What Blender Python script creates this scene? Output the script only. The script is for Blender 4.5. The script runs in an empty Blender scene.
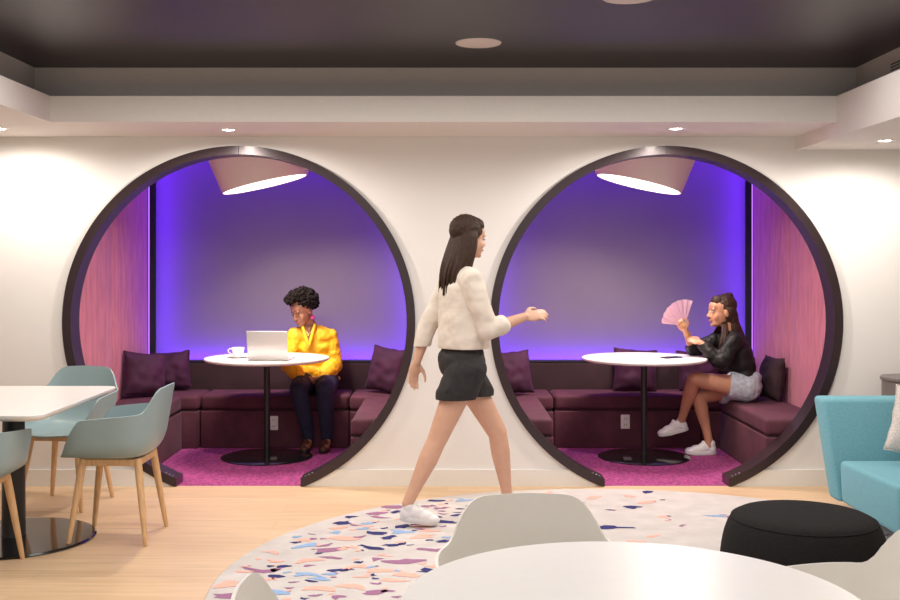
import bpy, bmesh, math, random
from mathutils import Vector, Matrix, noise, Euler
PI = math.pi
R_ = math.radians
sc = bpy.context.scene
C = sc.collection

# ---------------------------------------------------------------- camera
cam_d = bpy.data.cameras.new('camera'); cam = bpy.data.objects.new('camera', cam_d); C.objects.link(cam)
cam.location = (0, 0, 1.45); cam.rotation_euler = (R_(90), 0, 0)
cam_d.sensor_width = 36; cam_d.lens = 1050 / 900 * 36
cam_d.shift_x = 3 / 900; cam_d.shift_y = -38 / 900
cam_d.clip_start = 0.05
sc.camera = cam

# ---------------------------------------------------------------- world, light, exposure
w = bpy.data.worlds.new('world'); sc.world = w; w.use_nodes = True
w.node_tree.nodes['Background'].inputs[0].default_value = (1.0, 0.95, 0.9, 1)
w.node_tree.nodes['Background'].inputs[1].default_value = 0.30
vs = sc.view_settings
sc.display_settings.display_device = 'sRGB'
vs.view_transform = 'Standard'; vs.look = 'None'; vs.gamma = 1; vs.use_curve_mapping = False
vs.exposure = 0.55

def area(name, loc, direction, sx, sy, power, col, shape='RECTANGLE', spread=180):
    l = bpy.data.lights.new(name, 'AREA'); l.shape = shape; l.size = sx
    if shape in ('RECTANGLE', 'ELLIPSE'): l.size_y = sy
    l.energy = power; l.color = col; l.spread = R_(spread)
    o = bpy.data.objects.new(name, l); C.objects.link(o); o.location = loc
    o.rotation_euler = Vector(direction).to_track_quat('-Z', 'Y').to_euler()
    return o
def spot(name, loc, power, col, ang=100, blend=0.8, size=0.03, direction=(0, 0, -1)):
    l = bpy.data.lights.new(name, 'SPOT'); l.energy = power; l.color = col
    l.spot_size = R_(ang); l.spot_blend = blend; l.shadow_soft_size = size
    o = bpy.data.objects.new(name, l); C.objects.link(o); o.location = loc
    o.rotation_euler = Vector(direction).to_track_quat('-Z', 'Y').to_euler()
    return o
WARM = (1.0, 0.91, 0.81)
VIOLET = (0.13, 0.012, 1.0)
# added fill areas: daylight behind the camera, two overhead with no fixture
area('daylight_from_window', (0, -2.8, 1.5), (0, 1, -0.05), 7.0, 2.4, 26, (1.0, 0.97, 0.94))  # added daylight fill, no window is built there
area('room_ceiling_light', (0.0, 4.2, 2.57), (0, 0, -1), 4.2, 2.6, 70, (1.0, 0.955, 0.905), spread=172)  # key light added under the dark ceiling, without a fixture
area('room_ceiling_light', (0.0, 0.6, 2.57), (0, 0, -1), 4.2, 1.6, 34, (1.0, 0.95, 0.89), spread=160)  # second added fill, brightens the near table and chairs
NOOKS = [(-1.345, -2.49, -0.20), (1.418, 0.27, 2.55)]      # ring centre x, side wall x0, x1
YB = 8.85                                                  # back wall of the nooks
for (cx, x0, x1) in NOOKS:
    area('led_strip_left', (x0 + 0.05, YB - 0.14, 1.65), (1.0, 0.35, 0), 0.03, 1.9, 21, VIOLET)
    area('led_strip_right', (x1 - 0.05, YB - 0.14, 1.65), (-1.0, 0.35, 0), 0.03, 1.9, 21, VIOLET)
    area('led_strip_bottom', ((x0 + x1) / 2, YB - 0.07, 0.60), (0, 0.4, 1), 2.1, 0.03, 10, VIOLET)
    area('led_strip_top', ((x0 + x1) / 2, YB - 0.30, 2.56), (0, 0.6, -1), 2.1, 0.05, 11, VIOLET)

# ---------------------------------------------------------------- materials
def mat(name, col, rough=0.5, metal=0.0, var=0.0, vscale=30.0, bump=0.0, bscale=60.0, stretch=(1, 1, 1), sheen=0.0, spec=0.5, emit=None, estr=0, coat=0.0):
    m = bpy.data.materials.new(name); m.use_nodes = True
    nt = m.node_tree; N = nt.nodes; L = nt.links; b = N['Principled BSDF']
    b.inputs['Base Color'].default_value = (*col, 1); b.inputs['Roughness'].default_value = rough
    b.inputs['Metallic'].default_value = metal; b.inputs['Specular IOR Level'].default_value = spec
    b.inputs['Sheen Weight'].default_value = sheen; b.inputs['Coat Weight'].default_value = coat
    if sheen:
        b.inputs['Sheen Roughness'].default_value = 0.4
        b.inputs['Sheen Tint'].default_value = (*[min(1, c * 1.5 + 0.2) for c in col], 1)
    if emit:
        b.inputs['Emission Color'].default_value = (*emit, 1); b.inputs['Emission Strength'].default_value = estr
    tc = N.new('ShaderNodeTexCoord'); mp = N.new('ShaderNodeMapping'); mp.inputs['Scale'].default_value = stretch
    L.new(tc.outputs['Object'], mp.inputs[0])
    n = N.new('ShaderNodeTexNoise'); n.inputs['Scale'].default_value = vscale; n.inputs['Detail'].default_value = 4
    L.new(mp.outputs[0], n.inputs['Vector'])
    rp = N.new('ShaderNodeValToRGB'); v = max(var, 0.01)
    rp.color_ramp.elements[0].position = 0.3; rp.color_ramp.elements[1].position = 0.7
    rp.color_ramp.elements[0].color = (*[c * (1 - v) for c in col], 1)
    rp.color_ramp.elements[1].color = (*[min(1, c * (1 + v)) for c in col], 1)
    L.new(n.outputs['Fac'], rp.inputs[0]); L.new(rp.outputs[0], b.inputs['Base Color'])
    if bump:
        n2 = N.new('ShaderNodeTexNoise'); n2.inputs['Scale'].default_value = bscale; n2.inputs['Detail'].default_value = 3
        L.new(mp.outputs[0], n2.inputs['Vector'])
        bp = N.new('ShaderNodeBump'); bp.inputs['Strength'].default_value = bump; bp.inputs['Distance'].default_value = 0.01
        L.new(n2.outputs['Fac'], bp.inputs['Height']); L.new(bp.outputs[0], b.inputs['Normal'])
    return m
M = {}
M['wall'] = mat('white wall paint', (0.82, 0.80, 0.785), 0.6, var=0.012, vscale=3, bump=0.04, bscale=200)
M['soffit'] = mat('soffit paint', (0.74, 0.70, 0.67), 0.7, var=0.012)
M['grey'] = mat('grey soffit paint', (0.56, 0.53, 0.52), 0.7, var=0.02)
M['dark_ceiling'] = mat('dark plum ceiling paint', (0.028, 0.020, 0.022), 0.42, var=0.08, vscale=2)
M['trim'] = mat('white trim paint', (0.82, 0.80, 0.77), 0.4)
M['nook_wall'] = mat('matt grey board', (0.19, 0.165, 0.18), 0.75, var=0.03, vscale=2.5)
M['nook_ceiling'] = mat('nook ceiling paint', (0.12, 0.10, 0.12), 0.8)
M['ring'] = mat('dark plum lacquered steel', (0.035, 0.020, 0.024), 0.33, metal=0.25, var=0.06, coat=0.1)
M['velvet'] = mat('mauve velvet wall panel', (0.58, 0.20, 0.27), 0.85, var=0.16, vscale=6, bump=0.25, bscale=25, stretch=(3, 3, 0.7), sheen=0.35)
M['bench'] = mat('plum velvet upholstery', (0.082, 0.018, 0.034), 0.8, var=0.22, vscale=9, bump=0.3, bscale=14, sheen=0.16)
M['bench_back'] = mat('dark plum upholstery', (0.03, 0.010, 0.015), 0.85, var=0.2, vscale=9, bump=0.2, bscale=14, sheen=0.08)
M['pillow'] = mat('aubergine velvet', (0.042, 0.003, 0.028), 0.8, var=0.25, vscale=8, bump=0.3, bscale=18, sheen=0.12)
M['black'] = mat('black powder coat', (0.012, 0.012, 0.013), 0.4)
M['gloss_black'] = mat('glossy black steel', (0.01, 0.01, 0.011), 0.15, coat=0.5)
M['channel'] = mat('dark aluminium channel', (0.02, 0.02, 0.03), 0.5, metal=0.3)
M['led'] = mat('violet light strip', (0.3, 0.1, 0.9), 0.5, emit=(0.26, 0.10, 1.0), estr=1.6)  # emission stands in for LED light caught on a trim edge
M['table_white'] = mat('white laminate', (0.76, 0.735, 0.71), 0.32, var=0.005)
M['teal_shell'] = mat('dusty teal plastic shell', (0.27, 0.365, 0.385), 0.38, var=0.01)
M['white_shell'] = mat('off white plastic shell', (0.78, 0.75, 0.70), 0.4, var=0.008)
M['oak'] = mat('pale oak', (0.66, 0.42, 0.22), 0.45, var=0.14, vscale=14, stretch=(8, 8, 0.8))
M['shade'] = mat('beige lamp shade', (0.88, 0.76, 0.70), 0.55, var=0.01)
M['shade_in'] = mat('lamp diffuser', (1, 1, 1), 0.5, emit=(1.0, 0.88, 0.76), estr=3)
M['down'] = mat('downlight lens', (1, 1, 1), 0.5, emit=(1.0, 0.93, 0.82), estr=25)
M['chrome'] = mat('brushed metal', (0.65, 0.63, 0.62), 0.3, metal=1.0)
M['disc'] = mat('ceiling disc white', (0.66, 0.58, 0.54), 0.5)
M['plate'] = mat('white socket plate', (0.78, 0.76, 0.74), 0.4)
M['slot'] = mat('socket slot', (0.10, 0.10, 0.10), 0.6)
M['alu'] = mat('silver aluminium', (0.74, 0.72, 0.72), 0.35, metal=0.4)
M['keys'] = mat('dark keys', (0.05, 0.05, 0.06), 0.5)
M['screen'] = mat('laptop screen', (0.3, 0.32, 0.35), 0.2, emit=(0.8, 0.85, 1.0), estr=0.5)
M['china'] = mat('white china', (0.86, 0.85, 0.83), 0.15, coat=0.4)
M['coffee'] = mat('coffee', (0.10, 0.04, 0.02), 0.2)
M['sofa'] = mat('turquoise wool', (0.15, 0.37, 0.44), 0.9, var=0.10, vscale=120, bump=0.25, bscale=300, sheen=0.3)
M['ottoman'] = mat('charcoal felt', (0.014, 0.013, 0.013), 0.95, var=0.35, vscale=180, bump=0.5, bscale=260, spec=0.15, sheen=0.02)
M['cushion'] = mat('speckled pale grey weave', (0.60, 0.55, 0.52), 0.9, var=0.25, vscale=140, bump=0.4, bscale=200)
M['grey_table'] = mat('grey lacquered side table', (0.16, 0.145, 0.14), 0.5)
M['skinA'] = mat('warm brown skin', (0.30, 0.13, 0.075), 0.5, var=0.05, vscale=20)
M['skinB'] = mat('tanned skin', (0.52, 0.25, 0.15), 0.45, var=0.05, vscale=20)
M['skinC'] = mat('light skin', (0.62, 0.36, 0.25), 0.5, var=0.04, vscale=20)
M['yellow'] = mat('saffron yellow blouse', (0.90, 0.50, 0.010), 0.6, var=0.06, vscale=12, bump=0.2, bscale=30)
M['jeans'] = mat('dark navy denim', (0.012, 0.014, 0.04), 0.85, var=0.2, vscale=40)
M['boot'] = mat('brown leather shoe', (0.07, 0.025, 0.012), 0.5)
M['blackshirt'] = mat('black satin shirt', (0.010, 0.009, 0.009), 0.55, var=0.2, vscale=10, spec=0.3)
M['denim'] = mat('washed light denim', (0.46, 0.51, 0.56), 0.85, var=0.22, vscale=35, bump=0.2, bscale=80)
M['sneaker'] = mat('white sneaker leather', (0.74, 0.72, 0.72), 0.5, var=0.03)
M['sole'] = mat('white rubber sole', (0.66, 0.64, 0.63), 0.6)
M['cream'] = mat('cream cotton shirt', (0.68, 0.60, 0.52), 0.8, var=0.04, vscale=12, bump=0.3, bscale=25)
M['blackshorts'] = mat('black cotton shorts', (0.018, 0.016, 0.017), 0.85, var=0.15)
M['hairA'] = mat('black curly hair', (0.010, 0.007, 0.006), 0.95, spec=0.15, var=0.5, vscale=60, bump=1.0, bscale=90)
M['hairB'] = mat('dark brown hair', (0.040, 0.018, 0.010), 0.5, spec=0.3, var=0.4, vscale=40, stretch=(4, 4, 0.6), bump=0.4, bscale=60)
M['hairC'] = mat('brown hair', (0.040, 0.020, 0.012), 0.6, spec=0.25, var=0.4, vscale=40, stretch=(4, 4, 0.6), bump=0.4, bscale=60)
M['eye'] = mat('eye white', (0.42, 0.38, 0.36), 0.35)
M['iris'] = mat('iris', (0.03, 0.015, 0.01), 0.2)
M['lip'] = mat('lips', (0.42, 0.10, 0.09), 0.4)
M['pink'] = mat('pale pink card', (0.86, 0.60, 0.66), 0.6, var=0.03)
M['magenta'] = mat('magenta earring', (0.6, 0.02, 0.25), 0.4)
M['gold'] = mat('pale gold', (0.85, 0.6, 0.3), 0.3, metal=1)
M['red'] = mat('orange red bag cloth', (0.55, 0.05, 0.02), 0.7)
M['glass_dark'] = mat('black glass', (0.01, 0.01, 0.012), 0.1)
M['rug'] = mat('pale grey rug pile', (0.55, 0.51, 0.49), 0.95, var=0.07, vscale=8, bump=0.3, bscale=300)
M['fl_navy'] = mat('navy rug fleck', (0.02, 0.02, 0.13), 0.95, var=0.1, vscale=90)
M['fl_purple'] = mat('mauve rug fleck', (0.30, 0.13, 0.24), 0.95, var=0.1, vscale=90)
M['fl_salmon'] = mat('salmon rug fleck', (0.85, 0.40, 0.32), 0.95, var=0.06, vscale=90)
M['fl_blue'] = mat('pale blue rug fleck', (0.25, 0.38, 0.60), 0.95, var=0.1, vscale=90)

def wood_floor():
    m = bpy.data.materials.new('pale oak planks'); m.use_nodes = True
    nt = m.node_tree; N = nt.nodes; L = nt.links; b = N['Principled BSDF']; b.inputs['Roughness'].default_value = 0.42
    tc = N.new('ShaderNodeTexCoord'); 
    br = N.new('ShaderNodeTexBrick'); br.inputs['Scale'].default_value = 1
    br.inputs['Brick Width'].default_value = 1.9; br.inputs['Row Height'].default_value = 0.19
    br.inputs['Mortar Size'].default_value = 0.0012; br.inputs['Color1'].default_value = (0.64, 0.445, 0.275, 1)
    br.inputs['Color2'].default_value = (0.70, 0.50, 0.315, 1); br.inputs['Mortar'].default_value = (0.50, 0.33, 0.19, 1)
    L.new(tc.outputs['Object'], br.inputs['Vector'])
    mp = N.new('ShaderNodeMapping'); mp.inputs['Scale'].default_value = (0.8, 14, 1); L.new(tc.outputs['Object'], mp.inputs[0])
    n = N.new('ShaderNodeTexNoise'); n.inputs['Scale'].default_value = 2.5; n.inputs['Detail'].default_value = 7; L.new(mp.outputs[0], n.inputs['Vector'])
    rp = N.new('ShaderNodeValToRGB'); rp.color_ramp.elements[0].position = 0.3; rp.color_ramp.elements[1].position = 0.7
    rp.color_ramp.elements[0].color = (0.86, 0.84, 0.80, 1); rp.color_ramp.elements[1].color = (1.06, 1.05, 1.04, 1)
    L.new(n.outputs['Fac'], rp.inputs[0])
    mx = N.new('ShaderNodeMix'); mx.data_type = 'RGBA'; mx.blend_type = 'MULTIPLY'; mx.inputs[0].default_value = 1
    L.new(br.outputs['Color'], mx.inputs[6]); L.new(rp.outputs[0], mx.inputs[7]); L.new(mx.outputs[2], b.inputs['Base Color'])
    return m
M['floor'] = wood_floor()
def carpet():
    m = bpy.data.materials.new('magenta carpet'); m.use_nodes = True
    nt = m.node_tree; N = nt.nodes; L = nt.links; b = N['Principled BSDF']; b.inputs['Roughness'].default_value = 0.95
    tc = N.new('ShaderNodeTexCoord'); mp = N.new('ShaderNodeMapping'); mp.inputs['Scale'].default_value = (1, 0.45, 1); mp.inputs['Rotation'].default_value = (0, 0, 0.7)
    L.new(tc.outputs['Object'], mp.inputs[0])
    n = N.new('ShaderNodeTexVoronoi'); n.inputs['Scale'].default_value = 48; L.new(mp.outputs[0], n.inputs['Vector'])
    rp = N.new('ShaderNodeValToRGB')
    rp.color_ramp.elements[0].color = (0.15, 0.018, 0.09, 1); rp.color_ramp.elements[1].color = (0.38, 0.055, 0.22, 1); rp.color_ramp.elements[1].position = 0.75
    L.new(n.outputs['Distance'], rp.inputs[0]); L.new(rp.outputs[0], b.inputs['Base Color'])
    bp = N.new('ShaderNodeBump'); bp.inputs['Strength'].default_value = 0.4; L.new(n.outputs['Distance'], bp.inputs['Height']); L.new(bp.outputs[0], b.inputs['Normal'])
    return m
M['carpet'] = carpet()

# ---------------------------------------------------------------- mesh helpers
def link(name, bm, m=None, parent=None, smooth=False, loc=None):
    me = bpy.data.meshes.new(name)
    if isinstance(bm, bmesh.types.BMesh):
        bm.to_mesh(me); bm.free()
    else:
        me.from_pydata([tuple(v) for v in bm[0]], [], bm[1])
    ms = m if isinstance(m, (list, tuple)) else [m]
    for x in ms: me.materials.append(M[x] if isinstance(x, str) else x)
    if smooth is True:
        for p in me.polygons: p.use_smooth = True
    elif smooth:
        for p in me.polygons: p.use_smooth = True
        me.set_sharp_from_angle(angle=R_(smooth))
    o = bpy.data.objects.new(name, me); C.objects.link(o)
    if parent: o.parent = parent
    if loc: o.location = loc
    return o
def tag(o, label=None, cat=None, group=None, kind=None):
    if label: o['label'] = label
    if cat: o['category'] = cat
    if group: o['group'] = group
    if kind: o['kind'] = kind
    return o
def empty(name, loc=(0, 0, 0), rz=0, label=None, cat=None, group=None):
    o = bpy.data.objects.new(name, None); C.objects.link(o); o.location = loc; o.rotation_euler = (0, 0, rz)
    o.empty_display_size = 0.1
    return tag(o, label, cat, group)
def kids(o): return [c for c in bpy.data.objects if c.parent == o]
def copy_tree(o, parent=None):
    c = o.copy(); C.objects.link(c); c.parent = parent
    for ch in kids(o): copy_tree(ch, c)
    return c
def box(bm, x0, x1, y0, y1, z0, z1, bev=0.0, seg=3):
    r = bmesh.ops.create_cube(bm, size=1)
    for v in r['verts']:
        v.co = Vector(((x0 + x1) / 2 + v.co.x * (x1 - x0), (y0 + y1) / 2 + v.co.y * (y1 - y0), (z0 + z1) / 2 + v.co.z * (z1 - z0)))
    if bev:
        es = list({e for v in r['verts'] for e in v.link_edges})
        bmesh.ops.bevel(bm, geom=es, offset=bev, segments=seg, affect='EDGES', profile=0.5)
def bxo(name, dims, m, parent=None, bev=0.0, seg=3):
    bm = bmesh.new(); box(bm, *dims, bev=bev, seg=seg)
    return link(name, bm, m, parent, smooth=35 if bev else False)
def frame_of(d):
    d = d.normalized(); a = Vector((0, 0, 1)) if abs(d.z) < 0.95 else Vector((1, 0, 0))
    u = d.cross(a).normalized(); v = d.cross(u).normalized()
    return u, v
def tube(bm, pts, rad, n=16, cap=True, flat=(1, 1)):
    pts = [Vector(p) for p in pts]
    if not isinstance(rad, (list, tuple)): rad = [rad] * len(pts)
    rings = []; u = None
    for i, p in enumerate(pts):
        d = (pts[min(i + 1, len(pts) - 1)] - pts[max(i - 1, 0)]).normalized()
        if u is None: u, v = frame_of(d)
        else:
            u = (u - d * u.dot(d)).normalized(); v = d.cross(u).normalized()
        rings.append([bm.verts.new(p + (u * math.cos(2 * PI * k / n) * flat[0] + v * math.sin(2 * PI * k / n) * flat[1]) * rad[i]) for k in range(n)])
    for a, b in zip(rings, rings[1:]):
        for k in range(n): bm.faces.new((a[k], a[(k + 1) % n], b[(k + 1) % n], b[k]))
    if cap: bm.faces.new(rings[0][::-1]); bm.faces.new(rings[-1])
def lathe(bm, prof, n=64, c=(0, 0)):
    """profile of (r, z); r == 0 closes with a point"""
    prev = None
    for r, z in prof:
        if r < 1e-6: cur = [bm.verts.new((c[0], c[1], z))]
        else: cur = [bm.verts.new((c[0] + r * math.cos(2 * PI * k / n), c[1] + r * math.sin(2 * PI * k / n), z)) for k in range(n)]
        if prev:
            for k in range(n):
                k2 = (k + 1) % n
                if len(prev) == 1 and len(cur) > 1: bm.faces.new((prev[0], cur[k2], cur[k]))
                elif len(cur) == 1 and len(prev) > 1: bm.faces.new((prev[k], prev[k2], cur[0]))
                elif len(prev) > 1: bm.faces.new((prev[k], prev[k2], cur[k2], cur[k]))
        prev = cur
    bmesh.ops.recalc_face_normals(bm, faces=bm.faces)

# ================================================================= SETTING
YW = 6.80; YWB = 6.93
def struct(o): o['kind'] = 'structure'; return o
struct(bxo('floor', (-5, 5, -3.2, YW, -0.1, 0), 'floor'))
struct(bxo('floor_carpet', (-2.62, 2.70, YW, 8.98, -0.1, 0.0), 'carpet'))
RR, RI, ZC = 1.14, 1.085, 1.06
RWALL = 1.115
def ring_wall():
    xs = {-5.0, 5.0}
    for (cx, _, _) in NOOKS:
        for k in range(0, 97): xs.add(round(cx - RWALL * math.cos(PI * k / 96), 5))
        ch = math.sqrt(RWALL ** 2 - ZC ** 2); xs.update(round(cx + q, 5) for q in (-0.4105, -0.41, 0.41, 0.4105))
    xs = sorted(xs); H = 2.75
    def opening(x):
        for (cx, _, _) in NOOKS:
            d = abs(x - cx)
            if d <= RWALL + 1e-6:
                s = math.sqrt(max(0, RWALL ** 2 - d * d)); return (0 if d < 0.4101 else max(0, ZC - s), ZC + s)
        return None
    bm = bmesh.new()
    def quad(a, b, c, d):
        vs = [bm.verts.new(p) for p in (a, b, c, d)]
        bm.faces.new(vs)
    for xa, xb in zip(xs, xs[1:]):
        oa, ob = opening(xa), opening(xb)
        mid = opening((xa + xb) / 2)
        if mid is None:
            for y in (YW, YWB): quad((xa, y, 0), (xb, y, 0), (xb, y, H), (xa, y, H))
            continue
        for y in (YW, YWB):
            quad((xa, y, oa[1]), (xb, y, ob[1]), (xb, y, H), (xa, y, H))
            if oa[0] > 1e-5 or ob[0] > 1e-5: quad((xa, y, 0), (xb, y, 0), (xb, y, ob[0]), (xa, y, oa[0]))
        quad((xa, YW, oa[1]), (xb, YW, ob[1]), (xb, YWB, ob[1]), (xa, YWB, oa[1]))
        if oa[0] > 1e-5 or ob[0] > 1e-5: quad((xa, YW, oa[0]), (xb, YW, ob[0]), (xb, YWB, ob[0]), (xa, YWB, oa[0]))
    bmesh.ops.remove_doubles(bm, verts=bm.verts, dist=1e-5)
    return struct(link('wall_front', bm, 'wall'))
ring_wall()
struct(bxo('wall_left', (-5.1, -5, -3.2, YW, 0, 2.75), 'wall'))
struct(bxo('wall_right', (5, 5.1, -3.2, YW, 0, 2.75), 'wall'))
# skirting, cut where the rings reach the floor
def base(xa, xb, n):
    bm = bmesh.new(); box(bm, xa, xb, YW - 0.014, YW, 0, 0.108, 0.004, 2); struct(link(n, bm, 'trim'))
def ring_dx(z, cx=0): return math.sqrt(RR ** 2 - (ZC - z) ** 2)
def base_piece(name, xa, xb, cuta, cutb):
    """skirting whose ends follow the ring's outer curve"""
    zs = [0.108 * k / 8 for k in range(9)]
    L_ = [(xa + ring_dx(z) if cuta else xa, z) for z in zs]
    Rr = [(xb - ring_dx(z) if cutb else xb, z) for z in zs]
    bm = bmesh.new()
    fr = [[bm.verts.new((p[0], y, p[1])) for p in L_] + [bm.verts.new((p[0], y, p[1])) for p in Rr[::-1]] for y in (YW - 0.014, YW - 0.0005)]
    bm.faces.new(fr[0]); bm.faces.new(fr[1][::-1]); n = len(fr[0])
    for k in range(n): bm.faces.new((fr[0][k], fr[1][k], fr[1][(k + 1) % n], fr[0][(k + 1) % n]))
    bmesh.ops.recalc_face_normals(bm, faces=bm.faces)
    struct(link(name, bm, 'trim'))
base_piece('baseboard_left', -5, NOOKS[0][0], False, True)
base_piece('baseboard_middle', NOOKS[0][0], NOOKS[1][0], True, True)
base_piece('baseboard_right', NOOKS[1][0], 5, True, False)
# ceiling: dark tray, stepped soffits
struct(bxo('ceiling', (-5, 5, -3.2, YW, 2.60, 2.75), 'dark_ceiling'))
struct(bxo('ceiling_soffit_back', (-2.295, 2.255, 6.07, YW, 2.26, 2.41), 'soffit'))
struct(bxo('ceiling_soffit_left', (-5, -2.295, -3.2, YW, 2.26, 2.41), 'soffit'))
struct(bxo('ceiling_soffit_right', (2.255, 5, -3.2, YW, 2.175, 2.41), 'soffit'))
struct(bxo('ceiling_step_back', (-2.44, 2.42, 6.215, YW, 2.41, 2.60), 'grey'))
struct(bxo('ceiling_step_left', (-5, -2.44, -3.2, YW, 2.41, 2.60), 'grey'))
struct(bxo('ceiling_step_right', (2.42, 5, -3.2, YW, 2.41, 2.60), 'grey'))
# nook shells
for i, (cx, x0, x1) in enumerate(NOOKS):
    s = ('left', 'right')[i]
    struct(bxo('wall_nook_back_' + s, (x0 - 0.1, x1 + 0.1, YB, YB + 0.1, 0, 2.75), 'nook_wall'))
    struct(bxo('ceiling_nook_' + s, (x0 - 0.02, x1 + 0.02, YWB, YB, 2.62, 2.75), 'nook_ceiling'))
struct(bxo('wall_nook_outer_left', (-2.62, -2.53, YWB, YB, 0, 2.75), 'nook_wall'))
struct(bxo('wall_nook_outer_right', (2.59, 2.68, YWB, YB, 0, 2.75), 'nook_wall'))
struct(bxo('wall_nook_divider', (-0.16, 0.23, YWB, YB, 0, 2.75), 'nook_wall'))

# ================================================================= RINGS
for i, (cx, x0, x1) in enumerate(NOOKS):
    s = ('left', 'right')[i]
    t = empty('ring_frame', (cx, YW, 0), 0, ['dark plum circular door frame around the nook of the woman in yellow', 'dark plum circular door frame around the nook of the woman in black'][i], 'door frame', 'circular nook frames')
    ain = math.asin(0.40 / RI); aout = math.asin(math.sqrt(RR ** 2 - ZC ** 2) / RR)
    for side in (-1, 1):
        bm = bmesh.new(); n = 90; rows = []
        for k in range(n + 1):
            f = k / n
            ai = 0.0012 + (PI - ain - 0.0012) * f; ao = 0.0012 + (PI - aout - 0.0012) * f
            pi_ = (side * math.sin(ai) * RI, ZC + math.cos(ai) * RI); po = (side * math.sin(ao) * RR, ZC + math.cos(ao) * RR)
            rows.append([bm.verts.new((pi_[0], -0.025, pi_[1])), bm.verts.new((po[0], -0.025, max(po[1], 0.0))),
                         bm.verts.new((po[0], 0.14, max(po[1], 0.0))), bm.verts.new((pi_[0], 0.14, pi_[1]))])
        for a, b in zip(rows, rows[1:]):
            for q in range(4): bm.faces.new((a[q], a[(q + 1) % 4], b[(q + 1) % 4], b[q]))
        bm.faces.new(rows[0]); bm.faces.new(rows[-1][::-1])
        # foot wedge down to the floor
        xi = side * 0.40; zi = ZC - math.cos(ain) * RI; xo = side * math.sin(aout) * RR
        wv = [[bm.verts.new(p) for p in ((xi, y, zi), (xi, y, 0.0), (xo, y, 0.0))] for y in (-0.025, 0.14)]
        bm.faces.new(wv[0]); bm.faces.new(wv[1][::-1])
        for q in range(3): bm.faces.new((wv[0][q], wv[1][q], wv[1][(q + 1) % 3], wv[0][(q + 1) % 3]))
        bmesh.ops.recalc_face_normals(bm, faces=bm.faces)
        arc = link('arc_segment', bm, 'ring', t, smooth=30)
        for q in range(3):
            a = ain + 0.03 + 0.022 * q
            bm = bmesh.new(); px, pz = side * math.sin(PI - a) * (RI - 0.001), ZC + math.cos(PI - a) * (RI - 0.001)
            bmesh.ops.create_icosphere(bm, subdivisions=2, radius=0.0045, matrix=Matrix.Translation((px, 0.0, pz)))
            tag(link('screw', bm, 'chrome', arc, smooth=True), 'small bright screw head in the ring foot')

# ================================================================= NOOK FITTINGS
def panel(name, x, face, y0, y1, label, grp):
    xa, xb = (x, x + 0.045) if face > 0 else (x - 0.045, x)
    xa, xb = (x - 0.034, x) if face > 0 else (x, x + 0.034)
    bm = bmesh.new(); box(bm, xa, xb, y0, y1, 0.0, 2.6, 0.012, 3)
    o = link(name, bm, 'velvet', None, smooth=35); tag(o, label, 'wall panel', grp); return o
for i, (cx, x0, x1) in enumerate(NOOKS):
    nk = ['left ring', 'right ring'][i]
    for k, (ya, yb) in enumerate(((YWB + 0.003, 7.820), (7.838, 8.745))):
        pos = ['front', 'rear'][k]
        panel('velvet_panel', x0, 1, ya, yb, f'mauve velvet wall panel, {pos} one on the left side inside the {nk}', 'velvet wall panels')
        panel('velvet_panel', x1, -1, ya, yb, f'mauve velvet wall panel, {pos} one on the right side inside the {nk}', 'velvet wall panels')
    for sx, xx in ((1, x0), (-1, x1)):
        t = empty('light_channel', (xx, YB - 0.1, 0), 0, f"dark vertical channel with violet light line in the {'left' if sx > 0 else 'right'} back corner of the {nk}", 'light strip', 'corner light channels')
        a, b = sorted((sx * 0.028, sx * 0.075))
        bxo('cover', (a, b, -0.055, -0.035, 0.62, 2.60), 'channel', t)
        a, b = sorted((sx * 0.016, sx * 0.0225))
        bxo('light_line', (a, b, -0.052, -0.042, 0.62, 2.60), 'led', t)  # trim edge catching the LED, its brightness put in as emission

def cushion_box(bm, x0, x1, y0, y1, z0, z1, puff=0.012, bev=0.03):
    box(bm, x0, x1, y0, y1, z0, z1, bev, 4)
def bench(x0, x1, y0, y1, front, label, tall=None):
    """front: unit (dx,dy) the seat faces. Base box, seat cushion with a sewn welt"""
    cx_, cy_ = (x0 + x1) / 2, (y0 + y1) / 2
    t = empty('bench', (cx_, cy_, 0), 0, label, 'bench', 'plum velvet nook benches')
    hx, hy = (x1 - x0) / 2, (y1 - y0) / 2
    g = 0.003
    bxo('bench_base', (-hx + g, hx - g, -hy + g, hy - g, 0, 0.288), 'bench', t, 0.01)
    bm = bmesh.new(); cushion_box(bm, -hx + g, hx - g, -hy + g, hy - g, 0.296, 0.41, bev=0.028)
    link('seat_cushion', bm, 'bench', t, smooth=50)
    bxo('seat_welt', (-hx + 0.012, hx - 0.012, -hy + 0.012, hy - 0.012, 0.286, 0.298), 'bench_back', t)
    return t
def socket(loc, label, par=None):
    t = empty('wall_socket', loc, 0, label, 'socket', None)
    bxo('cover_plate', (-0.035, 0.035, -0.008, 0, -0.055, 0.055), 'plate', t, 0.003, 2)
    for dz in (-0.024, 0.024):
        f = bxo('outlet_face', (-0.017, 0.017, -0.0105, -0.008, dz - 0.016, dz + 0.016), 'plate', t, 0.0008, 1)
        bxo('slot', (-0.009, -0.006, -0.0112, -0.0106, dz - 0.006, dz + 0.008), 'slot', f)
        bxo('slot', (0.006, 0.009, -0.0112, -0.0106, dz - 0.006, dz + 0.008), 'slot', f)
    return t
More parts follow.
